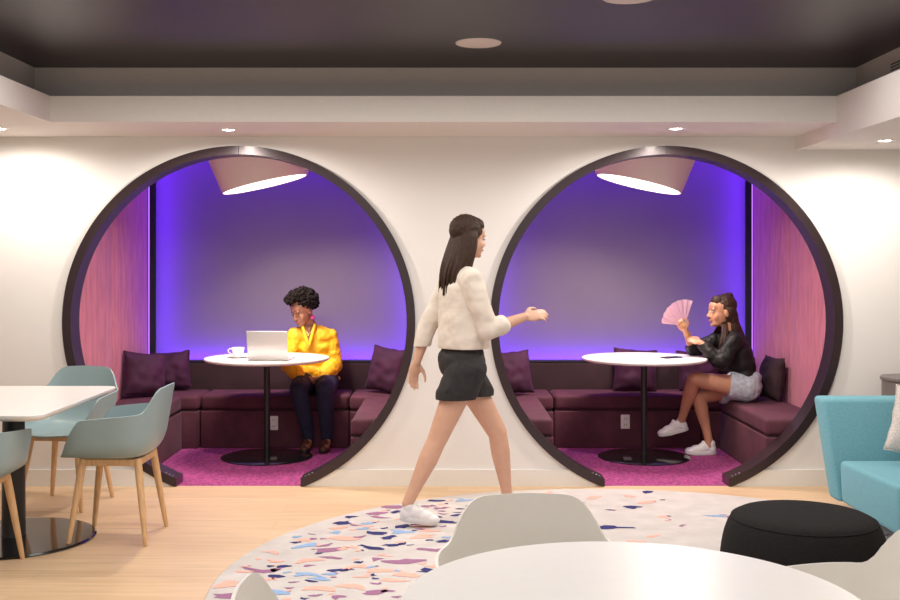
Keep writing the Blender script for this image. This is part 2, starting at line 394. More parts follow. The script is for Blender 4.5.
for i, (cx, x0, x1) in enumerate(NOOKS):
    nk = ['left ring', 'right ring'][i]; SD = 0.44; CD = 0.56
    bench(x0 + 0.003, x0 + SD, YWB + 0.02, 8.14, (1, 0), f'plum velvet bench along the left side inside the {nk}')
    bench(x1 - SD, x1 - 0.003, YWB + 0.02, 8.14, (-1, 0), f'plum velvet bench along the right side inside the {nk}')
    bench(x0 + 0.003, x0 + CD, 8.15, 8.60, (0, -1), f'square plum velvet corner seat at the back left inside the {nk}')
    bench(x1 - CD, x1 - 0.003, 8.15, 8.60, (0, -1), f'square plum velvet corner seat at the back right inside the {nk}')
    bench(x0 + CD + 0.003, x1 - CD - 0.003, 8.19, 8.60, (0, -1), f'long dark plum bench along the back wall inside the {nk}')
    t = empty('padded_wall_bolster', ((x0 + x1) / 2, 8.65, 0), 0, f'low dark plum upholstered backrest along the back wall inside the {nk}', 'backrest', 'low nook backrests')
    hw = (x1 - x0) / 2 - 0.085
    bm = bmesh.new(); box(bm, -hw, hw, -0.047, 0.03, 0.0, 0.625, 0.012, 3); link('backrest_pad', bm, 'bench_back', t, smooth=40)
    bxo('ledge', (-hw, hw, -0.046, 0.045, 0.628, 0.642), 'channel', t)
socket((-1.352, 8.19, 0.195), 'white wall socket on the dark bench front behind the left table leg')
socket((1.39, 8.19, 0.205), 'white wall socket on the dark bench front behind the right table leg')
socket((0.04, YW, 0.47), 'white double socket low on the white wall between the two rings')

def throw_pillow(w_, t_, n=28, seed=0, m='pillow'):
    bm = bmesh.new(); grid = {}
    for sgn in (1, -1):
        for a in range(n + 1):
            for b in range(n + 1):
                u, v = -1 + 2 * a / n, -1 + 2 * b / n
                edge = (a in (0, n)) or (b in (0, n))
                if sgn < 0 and edge: grid[(sgn, a, b)] = grid[(1, a, b)]; continue
                h = (max(0, (1 - abs(u) ** 2.6)) * max(0, (1 - abs(v) ** 2.6))) ** 0.6
                pin = 1 - 0.07 * (1 - u * u) * (abs(v) ** 3) ; pin2 = 1 - 0.07 * (1 - v * v) * (abs(u) ** 3)
                p = Vector((u * w_ / 2 * pin2, sgn * t_ / 2 * h, v * w_ / 2 * pin))
                p += Vector((0, 1, 0)) * noise.noise(Vector((u * 2.3 + seed, v * 2.3, sgn))) * 0.018 * h
                p.x += 0.006 * noise.noise(Vector((v * 3, seed, 1))); p.z += 0.006 * noise.noise(Vector((u * 3, seed, 5)))
                grid[(sgn, a, b)] = bm.verts.new(p)
        for a in range(n):
            for b in range(n):
                q = [grid[(sgn, a, b)], grid[(sgn, a + 1, b)], grid[(sgn, a + 1, b + 1)], grid[(sgn, a, b + 1)]]
                bm.faces.new(q if sgn > 0 else q[::-1])
    bmesh.ops.recalc_face_normals(bm, faces=bm.faces)
    return bm
def put_pillow(loc, rot, size, label, m='pillow', seed=0, thick=0.14, grp='aubergine throw pillows'):
    o = link('throw_pillow', throw_pillow(size, thick, seed=seed), m, None, smooth=True)
    o.location = loc; o.rotation_euler = Euler([R_(a) for a in rot], 'XYZ'); tag(o, label, 'pillow', grp)
    # piping follows the seam
    bm = bmesh.new(); pts = []
    n = 28
    vs_ = [v.co.copy() for v in o.data.vertices][: (n + 1) ** 2]
    idx = [a * (n + 1) for a in range(n)] + [n * (n + 1) + b for b in range(n)] + [a * (n + 1) + n for a in range(n, 0, -1)] + [b for b in range(n, 0, -1)]
    pts = [vs_[k] for k in idx]; pts.append(pts[0])
    tube(bm, pts, 0.0035, 6, cap=False); link('piping', bm, m, o, smooth=True)
    return o
SZ = 0.41
put_pillow((-2.33, 8.10, SZ + 0.17), (-16, 8, 40), 0.35, 'aubergine velvet pillow leaning in the left corner of the left ring, front of two', seed=1)
put_pillow((-2.235, 8.50, SZ + 0.16), (-13, -4, 8), 0.31, 'aubergine velvet pillow behind the front one in the left corner of the left ring', seed=2)
put_pillow((-0.48, 8.33, SZ + 0.185), (-14, 5, -38), 0.36, 'aubergine velvet pillow in the back right corner, beside the woman in yellow', seed=3)
put_pillow((0.50, 8.20, SZ + 0.175), (-14, -3, 18), 0.34, 'aubergine velvet pillow at the left side inside the right ring', seed=4)
put_pillow((1.52, 8.48, SZ + 0.165), (-16, 4, 0), 0.35, 'aubergine velvet pillow on the back bench, half hidden by the right round table', seed=5)
put_pillow((2.03, 8.48, SZ + 0.165), (-14, -3, -4), 0.33, 'aubergine velvet pillow on the back bench, behind the woman in black', seed=6)
put_pillow((2.455, 7.93, SZ + 0.165), (-8, 0, -82), 0.32, 'dark velvet pillow upright against the mauve panel at the back of the woman in black', 'bench_back', seed=7)

def pedestal(cx, cy, label, r=0.46):
    t = empty('round_table', (cx, cy, 0), 0, label, 'table', 'round white nook tables')
    bm = bmesh.new(); lathe(bm, [(0, 0.716), (r - 0.03, 0.716), (r - 0.008, 0.722), (r, 0.733), (r - 0.003, 0.740), (0, 0.740)], 96); link('tabletop', bm, 'table_white', t, smooth=30)
    bm = bmesh.new(); lathe(bm, [(0, 0.016), (0.024, 0.016), (0.024, 0.70), (0.11, 0.704), (0.11, 0.715), (0, 0.715)], 32); link('column', bm, 'black', t, smooth=30)
    bm = bmesh.new(); lathe(bm, [(0, 0.0005), (0.335, 0.0005), (0.338, 0.006), (0.32, 0.012), (0.05, 0.018), (0, 0.018)], 72); link('base_plate', bm, 'gloss_black', t, smooth=30)
    return t
pedestal(-1.337, 7.80, 'round white pedestal table with the laptop and cup on it')
pedestal(1.463, 7.80, 'round white pedestal table where the woman in black leans her elbows')

def pendant(cx, cy, flip, label, ty=0.0):
    t = empty('pendant_lamp', (cx, cy, 0), 0, label, 'lamp', 'oversized bucket pendant lamps')
    n = 72; rb = 0.305; zb = 2.015; zt = 2.47; tn = 0.42; tilt = flip * 0.235
    def rim(off=0):
        pts = []
        for k in range(n):
            a = 2 * PI * k / n; cxx, sy = math.cos(a), math.sin(a); r = rb - off
            for _ in range(8):
                z = zb + tilt * r * cxx + ty * r * sy; r = (rb - off) + (z - zb) * tn
            pts.append(Vector((r * cxx, r * sy, z)))
        return pts
    lo = rim(); bm = bmesh.new(); rt = rb + (zt - zb) * tn
    hi = [Vector((rt * math.cos(2 * PI * k / n), rt * math.sin(2 * PI * k / n), zt)) for k in range(n)]
    A = [bm.verts.new(p) for p in lo]; B = [bm.verts.new(p) for p in hi]
    A2 = [bm.verts.new(p * 1 + Vector((-p.x, -p.y, 0)).normalized() * 0.008) for p in lo]
    T = bm.verts.new((0, 0, zt + 0.02))
    A3 = [bm.verts.new(p.co + Vector((0, 0, 0.03))) for p in A2]
    for k in range(n):
        k2 = (k + 1) % n
        bm.faces.new((A[k], A[k2], B[k2], B[k])); bm.faces.new((A2[k2], A2[k], A3[k], A3[k2])); bm.faces.new((A[k2], A[k], A2[k], A2[k2])); bm.faces.new((B[k], B[k2], T))
    bmesh.ops.recalc_face_normals(bm, faces=bm.faces)
    link('lamp_shade', bm, 'shade', t, smooth=40)
    bm = bmesh.new()
    D = [bm.verts.new(p + Vector((-p.x, -p.y, 0)).normalized() * 0.009 + Vector((0, 0, 0.004))) for p in lo]
    bm.faces.new(D[::-1]); link('diffuser', bm, 'shade_in', t)
    bm = bmesh.new(); tube(bm, [(0, 0, zt + 0.01), (0, 0, 2.61)], 0.006, 10); link('cord', bm, 'black', t, smooth=True)
    bm = bmesh.new(); lathe(bm, [(0, 2.59), (0.06, 2.59), (0.065, 2.60), (0.065, 2.619), (0, 2.619)], 32); link('ceiling_rose', bm, 'shade', t, smooth=30)
    # its own light, just below the diffuser
    o = area('pendant_light', (cx, cy, zb - 0.012), (tilt * 1.0, ty, -1), 0.50, 0.50, 19, (1.0, 0.84, 0.70), 'DISK', spread=135)
    return t
pendant(-1.375, 7.75, 1, 'oversized beige bucket pendant lamp above the table of the woman in yellow', 0.02)
pendant(1.445, 7.75, -1, 'oversized beige bucket pendant lamp above the table of the woman in black')

# ================================================================= CEILING FITTINGS
def downlight(loc, label, ang=176, p=50):
    t = empty('downlight', loc, 0, label, 'ceiling light', 'recessed downlights')
    bm = bmesh.new(); lathe(bm, [(0.034, -0.001), (0.036, -0.004), (0.055, -0.003), (0.057, 0.0), (0.034, 0.0)], 40); link('trim_ring', bm, 'trim', t, smooth=30)
    bm = bmesh.new(); lathe(bm, [(0, -0.0025), (0.034, -0.0025), (0.034, -0.0005), (0, -0.0005)], 32); link('lens', bm, 'down', t)
    spot('downlight_beam', (loc[0], loc[1], loc[2] - 0.02), p, WARM, ang, 0.55, 0.035)
downlight((-1.337, 6.42, 2.26), 'recessed downlight in the soffit above the left ring')
downlight((1.39, 6.37, 2.26), 'recessed downlight in the soffit above the right ring')
downlight((2.61, 6.26, 2.175), 'recessed downlight in the lower soffit at the far right', p=27)
downlight((-2.715, 6.37, 2.26), 'recessed downlight in the soffit at the far left edge', p=27)
def disc(loc, label):
    bm = bmesh.new(); lathe(bm, [(0, -0.006), (0.10, -0.006), (0.118, -0.004), (0.121, 0.0), (0, 0.0)], 48)
    o = link('ceiling_speaker', bm, 'disc', None, smooth=30); o.location = loc; tag(o, label, 'speaker', 'ceiling speakers')
disc((0.165, 5.51, 2.60), 'round pale ceiling speaker on the dark ceiling, near the middle')
disc((0.79, 4.55, 2.60), 'round pale ceiling speaker on the dark ceiling, cut by the top edge of the picture')
t = empty('air_vent', (2.42, 5.58, 2.49), 0, 'small air vent grille high on the grey step at the far right', 'vent')
bxo('vent_frame', (-0.008, 0, -0.16, 0.13, -0.045, 0.045), 'grey', t, 0.002, 1)
for k in range(5): bxo('slat', (-0.012, -0.007, -0.15, 0.12, -0.036 + k * 0.016, -0.030 + k * 0.016), 'black', t)

# ================================================================= SHELL CHAIRS
def lerp_tab(tab, x):
    for (a, va), (b, vb) in zip(tab, tab[1:]):
        if x <= b:
            f = (x - a) / (b - a); f = f * f * (3 - 2 * f); return va + (vb - va) * f
    return tab[-1][1]
def chair_shell():
    # local: chair faces -Y (front), back at +Y; angle 0 = back
    bm = bmesh.new(); NT, NR = 200, 26; zs = 0.455
    H = [(0, 0.806), (30, 0.800), (38, 0.770), (50, 0.680), (90, 0.665), (116, 0.652), (142, 0.462), (180, 0.437)]
    lin = []
    for q in range(361):
        x = q / 2
        for (a, va), (b, vb) in zip(H, H[1:]):
            if x <= b: lin.append(va + (vb - va) * (x - a) / (b - a)); break
    for _ in range(2):
        lin = [sum(lin[min(360, abs(k + d) if k + d <= 360 else 720 - k - d)] for d in range(-7, 8)) / 15 for k in range(361)]
    HS = lin
    rings = []
    c = bm.verts.new((0, 0, zs - 0.012))
    for j in range(1, NR + 1):
        r = j / NR; ring = []
        for k in range(NT):
            a = 360 * k / NT; aa = a if a <= 180 else 360 - a; th = R_(a)
            h = HS[int(round(aa * 2))]; lift = h - zs
            dx, dy = math.sin(th), math.cos(th)
            n = 3.3; base = 1 / ((abs(dx) / 0.236) ** n + (abs(dy) / (0.205 if dy > 0 else 0.265)) ** n) ** (1 / n)
            # floor of the shell, then wall
            if r < 0.55:
                q = r / 0.55; rad = base * 0.80 * q; z = zs - 0.012 + 0.010 * q * q
            else:
                q = (r - 0.55) / 0.45
                s = math.sin(q * PI / 2)
                out = 0.20 * min(1, (1 - math.cos(min(1, q * 1.6) * PI / 2))) if False else 0.20 * min(1, math.sin(min(1, q * 2.2) * PI / 2))
                rad = base * (0.80 + out)
                z = zs - 0.002 + lift * (q ** 1.45) if lift > 0 else zs - 0.002 + (lift) * q * q
                # lean outwards with height
                rad += max(0, z - zs) * (0.17 if aa > 40 else 0.17 + 0.0 * aa)
            x, y = dx * rad, dy * rad
            # straight lip at the front
            if aa > 140: y -= 0.012 * (aa - 140) / 40 * r
            ring.append(bm.verts.new((x, y, z)))
        rings.append(ring)
    for k in range(NT): bm.faces.new((c, rings[0][k], rings[0][(k + 1) % NT]))
    for A, B in zip(rings, rings[1:]):
        for k in range(NT): bm.faces.new((A[k], B[k], B[(k + 1) % NT], A[(k + 1) % NT]))
    bmesh.ops.recalc_face_normals(bm, faces=bm.faces)
    # smooth the transition
    for _ in range(3): bmesh.ops.smooth_vert(bm, verts=[v for v in bm.verts if not v.is_boundary], factor=0.5, use_axis_x=True, use_axis_y=True, use_axis_z=True)
    # thickness
    bm.normal_update()
    if sum(f.normal.z for f in bm.faces if f.calc_center_median().length < 0.47) < 0: bmesh.ops.reverse_faces(bm, faces=bm.faces)
    bm.normal_update()
    bmesh.ops.solidify(bm, geom=list(bm.faces), thickness=0.009)
    bmesh.ops.recalc_face_normals(bm, faces=bm.faces)
    return bm
def make_chair(shellm, legm, label, grp):
    t = empty('shell_chair', (0, 0, 0), 0, label, 'chair', grp)
    link('seat_shell', chair_shell(), shellm, t, smooth=60)
    bm = bmesh.new(); hw = 0.145
    for (a, b) in (((-hw, -hw), (hw, -hw)), ((hw, -hw), (hw, hw)), ((hw, hw), (-hw, hw)), ((-hw, hw), (-hw, -hw))):
        x0, x1 = sorted((a[0], b[0])); y0, y1 = sorted((a[1], b[1]))
        box(bm, x0 - 0.012, x1 + 0.012, y0 - 0.012, y1 + 0.012, 0.400, 0.436, 0.004, 1)
    link('seat_frame', bm, legm, t, smooth=35)
    for sx in (-1, 1):
        for sy in (-1, 1):
            bm = bmesh.new(); a = Vector((sx * 0.140, sy * 0.140, 0.436)); b = Vector((sx * 0.198, sy * 0.198, 0.0))
            tube(bm, [a + (b - a) * f for f in (0, 0.25, 0.6, 0.97, 1)], [0.0195, 0.0195, 0.016, 0.012, 0.010], 20); link('leg', bm, legm, t, smooth=50)
    return t
g1 = 'dusty teal shell chairs around the white square table'
ch = make_chair('teal_shell', 'oak', 'dusty teal shell armchair at the right side of the white table, seen side on', g1)
ch.location = (-1.735, 5.555, 0); ch.rotation_euler = (0, 0, R_(-90))
c2 = copy_tree(ch); c2['label'] = 'dusty teal shell armchair behind the far edge of the white table, facing the camera'
c2.location = (-2.285, 6.30, 0); c2.rotation_euler = (0, 0, R_(-8))
c3 = copy_tree(ch); c3['label'] = 'dusty teal shell armchair cut by the left edge, before the black table base'
c3.location = (-2.27, 4.93, 0); c3.rotation_euler = (0, 0, R_(180))
g2 = 'white shell chairs around the near round table'
wc = make_chair('white_shell', 'oak', 'white shell armchair at the far side of the near white table, in the middle', g2)
wc.location = (0.24, 2.74, 0.0125); wc.rotation_euler = (0, 0, R_(4))
wc.scale = (0.96, 0.96, 0.97)
w2 = copy_tree(wc); w2['label'] = 'white shell armchair at the left side of the near table, over the flecked rug'
w2.location = (-0.175, 2.17, 0); w2.rotation_euler = (0, 0, R_(92))
w3 = copy_tree(wc); w3['label'] = 'white shell armchair at the lower right corner, in front of the charcoal ottoman'
w3.location = (0.94, 2.53, 0); w3.rotation_euler = (0, 0, R_(-86))

# ================================================================= TABLES
t = empty('square_table', (-2.27, 5.43, 0), 0, 'white rectangular table on a black pedestal at the left edge', 'table')
bm = bmesh.new(); r = 0.07; hx0, hx1, hy = -0.40, 0.39, 0.585
pts = []
for (ccx, ccy, a0) in ((hx1 - r, hy - r, 0), (hx0 + r, hy - r, 90), (hx0 + r, -hy + r, 180), (hx1 - r, -hy + r, 270)):
    for k in range(9): a = R_(a0 + 90 * k / 8); pts.append((ccx + r * math.cos(a), ccy + r * math.sin(a)))
lv = []
for z, ins in ((0.712, 0.016), (0.722, 0.003), (0.730, 0.0), (0.738, 0.0), (0.740, 0.002)):
    lv.append([bm.verts.new((p[0] * (1 - ins / 0.4), p[1] * (1 - ins / 0.585), z)) for p in pts])
for A, B in zip(lv, lv[1:]):
    for k in range(len(pts)): bm.faces.new((A[k], A[(k + 1) % len(pts)], B[(k + 1) % len(pts)], B[k]))
bm.faces.new(lv[0][::-1]); bm.faces.new(lv[-1]); link('tabletop', bm, 'table_white', t, smooth=30)
bm = bmesh.new(); lathe(bm, [(0, 0.016), (0.062, 0.016), (0.060, 0.03), (0.055, 0.69), (0.16, 0.695), (0.16, 0.711), (0, 0.711)], 40, (0, 0.07)); link('column', bm, 'black', t, smooth=30)
bm = bmesh.new(); lathe(bm, [(0, 0.0005), (0.408, 0.0005), (0.414, 0.006), (0.405, 0.014), (0.06, 0.02), (0, 0.02)], 80, (0, 0.07)); link('base_plate', bm, 'gloss_black', t, smooth=30)

t = empty('round_table', (0.387, 2.185, 0), 0, 'large white round table cut by the bottom edge of the picture', 'table')
bm = bmesh.new(); r = 0.487; lathe(bm, [(0, 0.712), (r - 0.03, 0.712), (r - 0.006, 0.720), (r, 0.732), (r - 0.004, 0.740), (0, 0.740)], 128); link('tabletop', bm, 'table_white', t, smooth=30)
bm = bmesh.new(); lathe(bm, [(0, 0.030), (0.04, 0.030), (0.038, 0.69), (0.14, 0.695), (0.14, 0.711), (0, 0.711)], 40); link('column', bm, 'black', t, smooth=30)
bm = bmesh.new(); lathe(bm, [(0, 0.0005), (0.26, 0.0005), (0.263, 0.018), (0.25, 0.025), (0.05, 0.032), (0, 0.032)], 64); link('base_plate', bm, 'gloss_black', t, smooth=30)

# ================================================================= RUG
def rug():
    rnd = random.Random(11); cx, cy, RG = 0.90, 4.72, 1.95
    bm = bmesh.new(); n = 160
    prof = [(0, 0.0005), (RG, 0.0005), (RG, 0.008), (RG - 0.006, 0.0115), (0, 0.012)]
    lathe(bm, prof, n, (cx, cy))
    for f in bm.faces: f.material_index = 0
    z = 0.0128; used = []
    def fleck(x, y, s, ang, asp, mi):
        m = rnd.randint(9, 14); vs_ = []; sd = rnd.random() * 50; bend = rnd.uniform(-0.6, 0.6)
        for k in range(m):
            a = 2 * PI * k / m; rr = s * (0.72 + 0.75 * noise.noise(Vector((math.cos(a) * 1.3 + sd, math.sin(a) * 1.3, sd))))
            lx, ly = rr * math.cos(a) * asp, rr * math.sin(a)
            ly += bend * lx * lx / (s * asp)
            vs_.append((x + lx * math.cos(ang) - ly * math.sin(ang), y + lx * math.sin(ang) + ly * math.cos(ang)))
        v = [bm.verts.new((px, py, z + mi * 0.00012)) for px, py in vs_]
        f = bm.faces.new(v); f.material_index = mi
        f.normal_update()
        if f.normal.z < 0: f.normal_flip()
    tries = 0; cnt = 0
    while cnt < 420 and tries < 26000:
        tries += 1
        x = rnd.uniform(cx - RG, cx + RG); y = rnd.uniform(cy - RG, cy + RG)
        if math.hypot(x - cx, y - cy) > RG - 0.07: continue
        dens = 1.0 if x < 0.15 else max(0.05, 1.0 - (x - 0.15) * 1.6)
        if rnd.random() > dens: continue
        s = rnd.choice([0.013, 0.018, 0.026, 0.034, 0.042, 0.052])
        if any(math.hypot(x - a, y - b) < 0.72 * (s + c_) + 0.010 for a, b, c_ in used): continue
        used.append((x, y, s * 1.5)); cnt += 1
        mi = rnd.choices([1, 2, 3, 4], [2.6, 2.2, 3.8, 1.0])[0]
        fleck(x, y, s, rnd.uniform(-0.5, 0.9), rnd.uniform(1.2, 2.6), mi)
        if rnd.random() < 0.3: fleck(x + s * 1.2, y + s * 0.6, s * 0.6, rnd.uniform(0, 3), 1.5, rnd.choice([3, 2, 1]))
    o = link('round_rug', bm, ['rug', 'fl_navy', 'fl_purple', 'fl_salmon', 'fl_blue'])
    tag(o, 'large round pale grey rug scattered with navy, mauve and salmon flecks', 'rug')
rug()

# ================================================================= LOUNGE
t = empty('ottoman', (1.485, 4.375, 0.012), 0, 'low round charcoal felt ottoman on the rug beside the turquoise sofa', 'ottoman')
bm = bmesh.new(); prof = [(0, 0.0), (0.28, 0.0), (0.305, 0.012), (0.322, 0.05), (0.334, 0.10), (0.339, 0.15), (0.338, 0.20), (0.332, 0.25), (0.322, 0.30), (0.308, 0.34), (0.296, 0.362), (0.282, 0.378), (0.262, 0.388), (0.23, 0.395), (0.15, 0.402), (0.07, 0.405), (0, 0.406)]
lathe(bm, prof, 96); link('upholstery', bm, 'ottoman', t, smooth=50)
bm = bmesh.new(); lathe(bm, [(0, 0.0), (0.25, 0.0), (0.25, -0.0), (0, 0.001)], 8); bm.free()
bm = bmesh.new(); ring = [(0.290 * math.cos(2 * PI * k / 96), 0.290 * math.sin(2 * PI * k / 96), 0.3695) for k in range(97)]; tube(bm, ring, 0.0035, 8, cap=False); link('top_seam', bm, 'ottoman', t, smooth=True)

t = empty('sofa', (2.95, 5.7, 0), 0, 'low turquoise wool sofa with a flared back at the right edge', 'sofa')
def prism(bm, pts_l, pts_r, bev=0.02, seg=4):
    A = [bm.verts.new(p) for p in pts_l]; B = [bm.verts.new(p) for p in pts_r]; n = len(A)
    bm.faces.new(A); bm.faces.new(B[::-1])
    for k in range(n): bm.faces.new((A[k], B[k], B[(k + 1) % n], A[(k + 1) % n]))
    bmesh.ops.recalc_face_normals(bm, faces=bm.faces)
    if bev: bmesh.ops.bevel(bm, geom=list(bm.edges), offset=bev, segments=seg, affect='EDGES', profile=0.5)
bm = bmesh.new()
# back: leans away and flares outwards at the top
prism(bm, [(-0.735, 0.265, 0.085), (-0.735, 0.40, 0.085), (-0.765, 0.58, 0.655), (-0.765, 0.42, 0.655)], [(0.9, 0.265, 0.085), (0.9, 0.40, 0.085), (0.965, 0.58, 0.655), (0.965, 0.42, 0.655)], 0.028)
link('backrest', bm, 'sofa', t, smooth=45)
bm = bmesh.new()
prism(bm, [(-0.715, -0.52, 0.085), (-0.715, 0.26, 0.085), (-0.725, 0.262, 0.325), (-0.725, -0.52, 0.345)], [(0.9, -0.52, 0.085), (0.9, 0.26, 0.085), (0.9, 0.262, 0.325), (0.9, -0.52, 0.345)], 0.028)
link('seat', bm, 'sofa', t, smooth=45)
for sx in (-0.6, 0.8):
    for sy in (-0.42, 0.30):
        bm = bmesh.new(); tube(bm, [(sx, sy, 0.0125 if sx < 0 else 0), (sx, sy, 0.088)], [0.014, 0.02], 16); link('leg', bm, 'black', t, smooth=40)
o = put_pillow((2.655, 5.82, 0.345 + 0.195), (-20, 14, -14), 0.38, 'speckled pale grey cushion leaning on the turquoise sofa', 'cushion', seed=9, thick=0.13, grp=None)
o.name = 'scatter_cushion'
if 'group' in o: del o['group']
# small dark remote control on the seat
t = empty('remote_control', (2.50, 5.58, 0.345), R_(20), 'small black remote control on the sofa seat, at the edge of the picture', 'remote control')
bxo('remote_body', (-0.022, 0.022, -0.07, 0.07, 0, 0.018), 'black', t, 0.006)
for k in range(4): bxo('button', (-0.006, 0.006, -0.04 + k * 0.022, -0.03 + k * 0.022, 0.018, 0.020), 'grey', t)
t = empty('side_table', (2.86, 6.52, 0), 0, 'round grey side table standing between the sofa back and the wall', 'side table')
bm = bmesh.new(); lathe(bm, [(0, 0.715), (0.155, 0.715), (0.16, 0.72), (0.16, 0.735), (0.155, 0.74), (0, 0.74)], 48); link('tabletop', bm, 'grey_table', t, smooth=30)
bm = bmesh.new(); lathe(bm, [(0, 0.0), (0.15, 0.0), (0.15, 0.714), (0, 0.714)], 48); link('drum_body', bm, 'grey_table', t, smooth=30)

# ================================================================= THINGS ON THE TABLES
t = empty('laptop', (-1.275, 7.655, 0.7405), R_(-7), 'silver laptop open on the round table in front of the woman in yellow', 'laptop')
t.rotation_euler = (0, 0, R_(-7))
# lid hinge at -Y side (towards camera), keyboard towards +Y
b = bxo('laptop_base', (-0.15, 0.15, -0.10, 0.11, 0.002, 0.016), 'alu', t, 0.004)
bxo('keyboard', (-0.13, 0.13, -0.075, 0.02, 0.0162, 0.0175), 'keys', b)
bxo('trackpad', (-0.045, 0.045, 0.03, 0.10, 0.0162, 0.0168), 'alu', b)
lid = bxo('laptop_lid', (-0.15, 0.15, -0.006, 0.0, 0.0, 0.205), 'alu', t, 0.0025); lid.location = (0, -0.10, 0.012); lid.rotation_euler = (R_(9), 0, 0)
bxo('laptop_screen', (-0.142, 0.142, 0.0003, 0.0008, 0.012, 0.197), 'screen', lid)
sc_ = bpy.data.objects.new('coffee_saucer', None); bpy.data.objects.remove(sc_)
bm = bmesh.new(); lathe(bm, [(0, 0.0), (0.045, 0.0), (0.05, 0.003), (0.082, 0.012), (0.084, 0.014), (0.08, 0.015), (0.045, 0.006), (0, 0.006)], 48)
o = link('saucer', bm, 'china', None, smooth=40); o.location = (-1.553, 7.80, 0.7405); tag(o, 'white saucer under the coffee cup on the left round table', 'saucer')
t = empty('coffee_cup', (-1.553, 7.80, 0.7468), 0, 'white coffee cup on its saucer beside the laptop', 'cup')
bm = bmesh.new(); lathe(bm, [(0, 0.0), (0.028, 0.0), (0.031, 0.004), (0.040, 0.022), (0.047, 0.058), (0.048, 0.068), (0.045, 0.069), (0.037, 0.024), (0.02, 0.008), (0, 0.007)], 48); link('cup_body', bm, 'china', t, smooth=50)
bm = bmesh.new(); tube(bm, [(-0.044, 0, 0.058), (-0.062, 0, 0.060), (-0.074, 0, 0.048), (-0.068, 0, 0.032), (-0.050, 0, 0.022), (-0.038, 0, 0.020)], 0.0045, 10); link('cup_handle', bm, 'china', t, smooth=True)
bm = bmesh.new(); lathe(bm, [(0, 0.056), (0.0455, 0.056)], 32); link('coffee', bm, 'coffee', t)
t = empty('phone', (1.66, 7.77, 0.7405), R_(25), 'thin black phone lying flat on the right round table', 'phone')
bxo('phone_body', (-0.075, 0.075, -0.036, 0.036, 0, 0.008), 'black', t, 0.003); bxo('phone_screen', (-0.07, 0.07, -0.032, 0.032, 0.0081, 0.0086), 'glass_dark', t)

# ================================================================= PEOPLE
def V(*a): return Vector(a)
class Prims:
    """closed solids that overlap; welded into one continuous skin by a voxel remesh"""
    def __init__(s): s.p = []
    def cap(s, a, b, ra, rb, tg=''):
        s.p.append(('cap', Vector(a), Vector(b), ra, rb, tg)); return s
    def chain(s, pts, rads, tg=''):
        for (a, b, ra, rb) in zip(pts, pts[1:], rads, rads[1:]): s.cap(a, b, ra, rb, tg)
    def ell(s, c, ax, rot=None, tg=''):
        s.p.append(('ell', Vector(c), Vector(ax), rot or Matrix.Identity(3), 0, tg)); return s
def prims_bm(prims, grow=0.0):
    bm = bmesh.new()
    for k, a, b, c, d, tg in prims:
        if k == 'cap':
            ra, rb = c + grow, d + grow; dr = (b - a); L_ = dr.length or 1e-6; dn = dr / L_; u, v = frame_of(dn); n = 20; rows = []
            seq = [(-math.cos(PI / 2 * q / 5) * ra, math.sin(PI / 2 * q / 5) * ra, a) for q in range(0, 6)] + [(math.sin(PI / 2 * q / 5) * rb, math.cos(PI / 2 * q / 5) * rb, b) for q in range(0, 6)]
            for (off, r, base_) in seq:
                if r < 1e-5: rows.append([bm.verts.new(base_ + dn * off)])
                else: rows.append([bm.verts.new(base_ + dn * off + (u * math.cos(2 * PI * j / n) + v * math.sin(2 * PI * j / n)) * r) for j in range(n)])
            for A, B in zip(rows, rows[1:]):
                for j in range(n):
                    j2 = (j + 1) % n
                    if len(A) == 1: bm.faces.new((A[0], B[j], B[j2]))
                    elif len(B) == 1: bm.faces.new((A[j], A[j2], B[0]))
                    else: bm.faces.new((A[j], A[j2], B[j2], B[j]))
        else:
            r = bmesh.ops.create_icosphere(bm, subdivisions=4, radius=1)
            for vv in r['verts']: vv.co = a + c @ Vector((vv.co.x * (b.x + grow), vv.co.y * (b.y + grow), vv.co.z * (b.z + grow)))
    bmesh.ops.recalc_face_normals(bm, faces=bm.faces)
    return bm
def weld(name, prims, m, parent, grow=0.0, voxel=0.006, smooth=4, disp=0.0, dscale=12, cut=None, org=Vector((0, 0, 0)), seed=0):
    """cut: list of (point, normal): removes what lies on the normal side (hems, cuffs, necklines)"""
    bm = prims_bm(prims, grow); me = bpy.data.meshes.new(name); bm.to_mesh(me); bm.free()
    o = bpy.data.objects.new(name, me); C.objects.link(o)
    r = o.modifiers.new('r', 'REMESH'); r.mode = 'VOXEL'; r.voxel_size = voxel
    s = o.modifiers.new('s', 'SMOOTH'); s.factor = 0.5; s.iterations = smooth
    dg = bpy.context.evaluated_depsgraph_get(); dg.update()
    m2 = bpy.data.meshes.new_from_object(o.evaluated_get(dg)); bpy.data.objects.remove(o); 
    bm = bmesh.new(); bm.from_mesh(m2); bm.normal_update()
    if disp:
        mv = [(v, v.normal * (noise.noise(v.co * dscale + Vector((seed, 0, 0))) * disp + noise.noise(v.co * dscale * 2.3) * disp * 0.4)) for v in bm.verts]
        for v, d in mv: v.co += d
    if cut:
        for (p, nn) in cut:
            g = bmesh.ops.bisect_plane(bm, geom=list(bm.verts) + list(bm.edges) + list(bm.faces), plane_co=Vector(p), plane_no=Vector(nn), clear_outer=True)
            es = [e for e in bm.edges if e.is_boundary]
            if es: bmesh.ops.holes_fill(bm, edges=es)
    for v in bm.verts: v.co -= org
    bm.to_mesh(m2); bm.free()
    m2.materials.clear(); m2.materials.append(M[m]); m2.name = name
    for p in m2.polygons: p.use_smooth = True
    o = bpy.data.objects.new(name, m2); C.objects.link(o); o.parent = parent
    return o
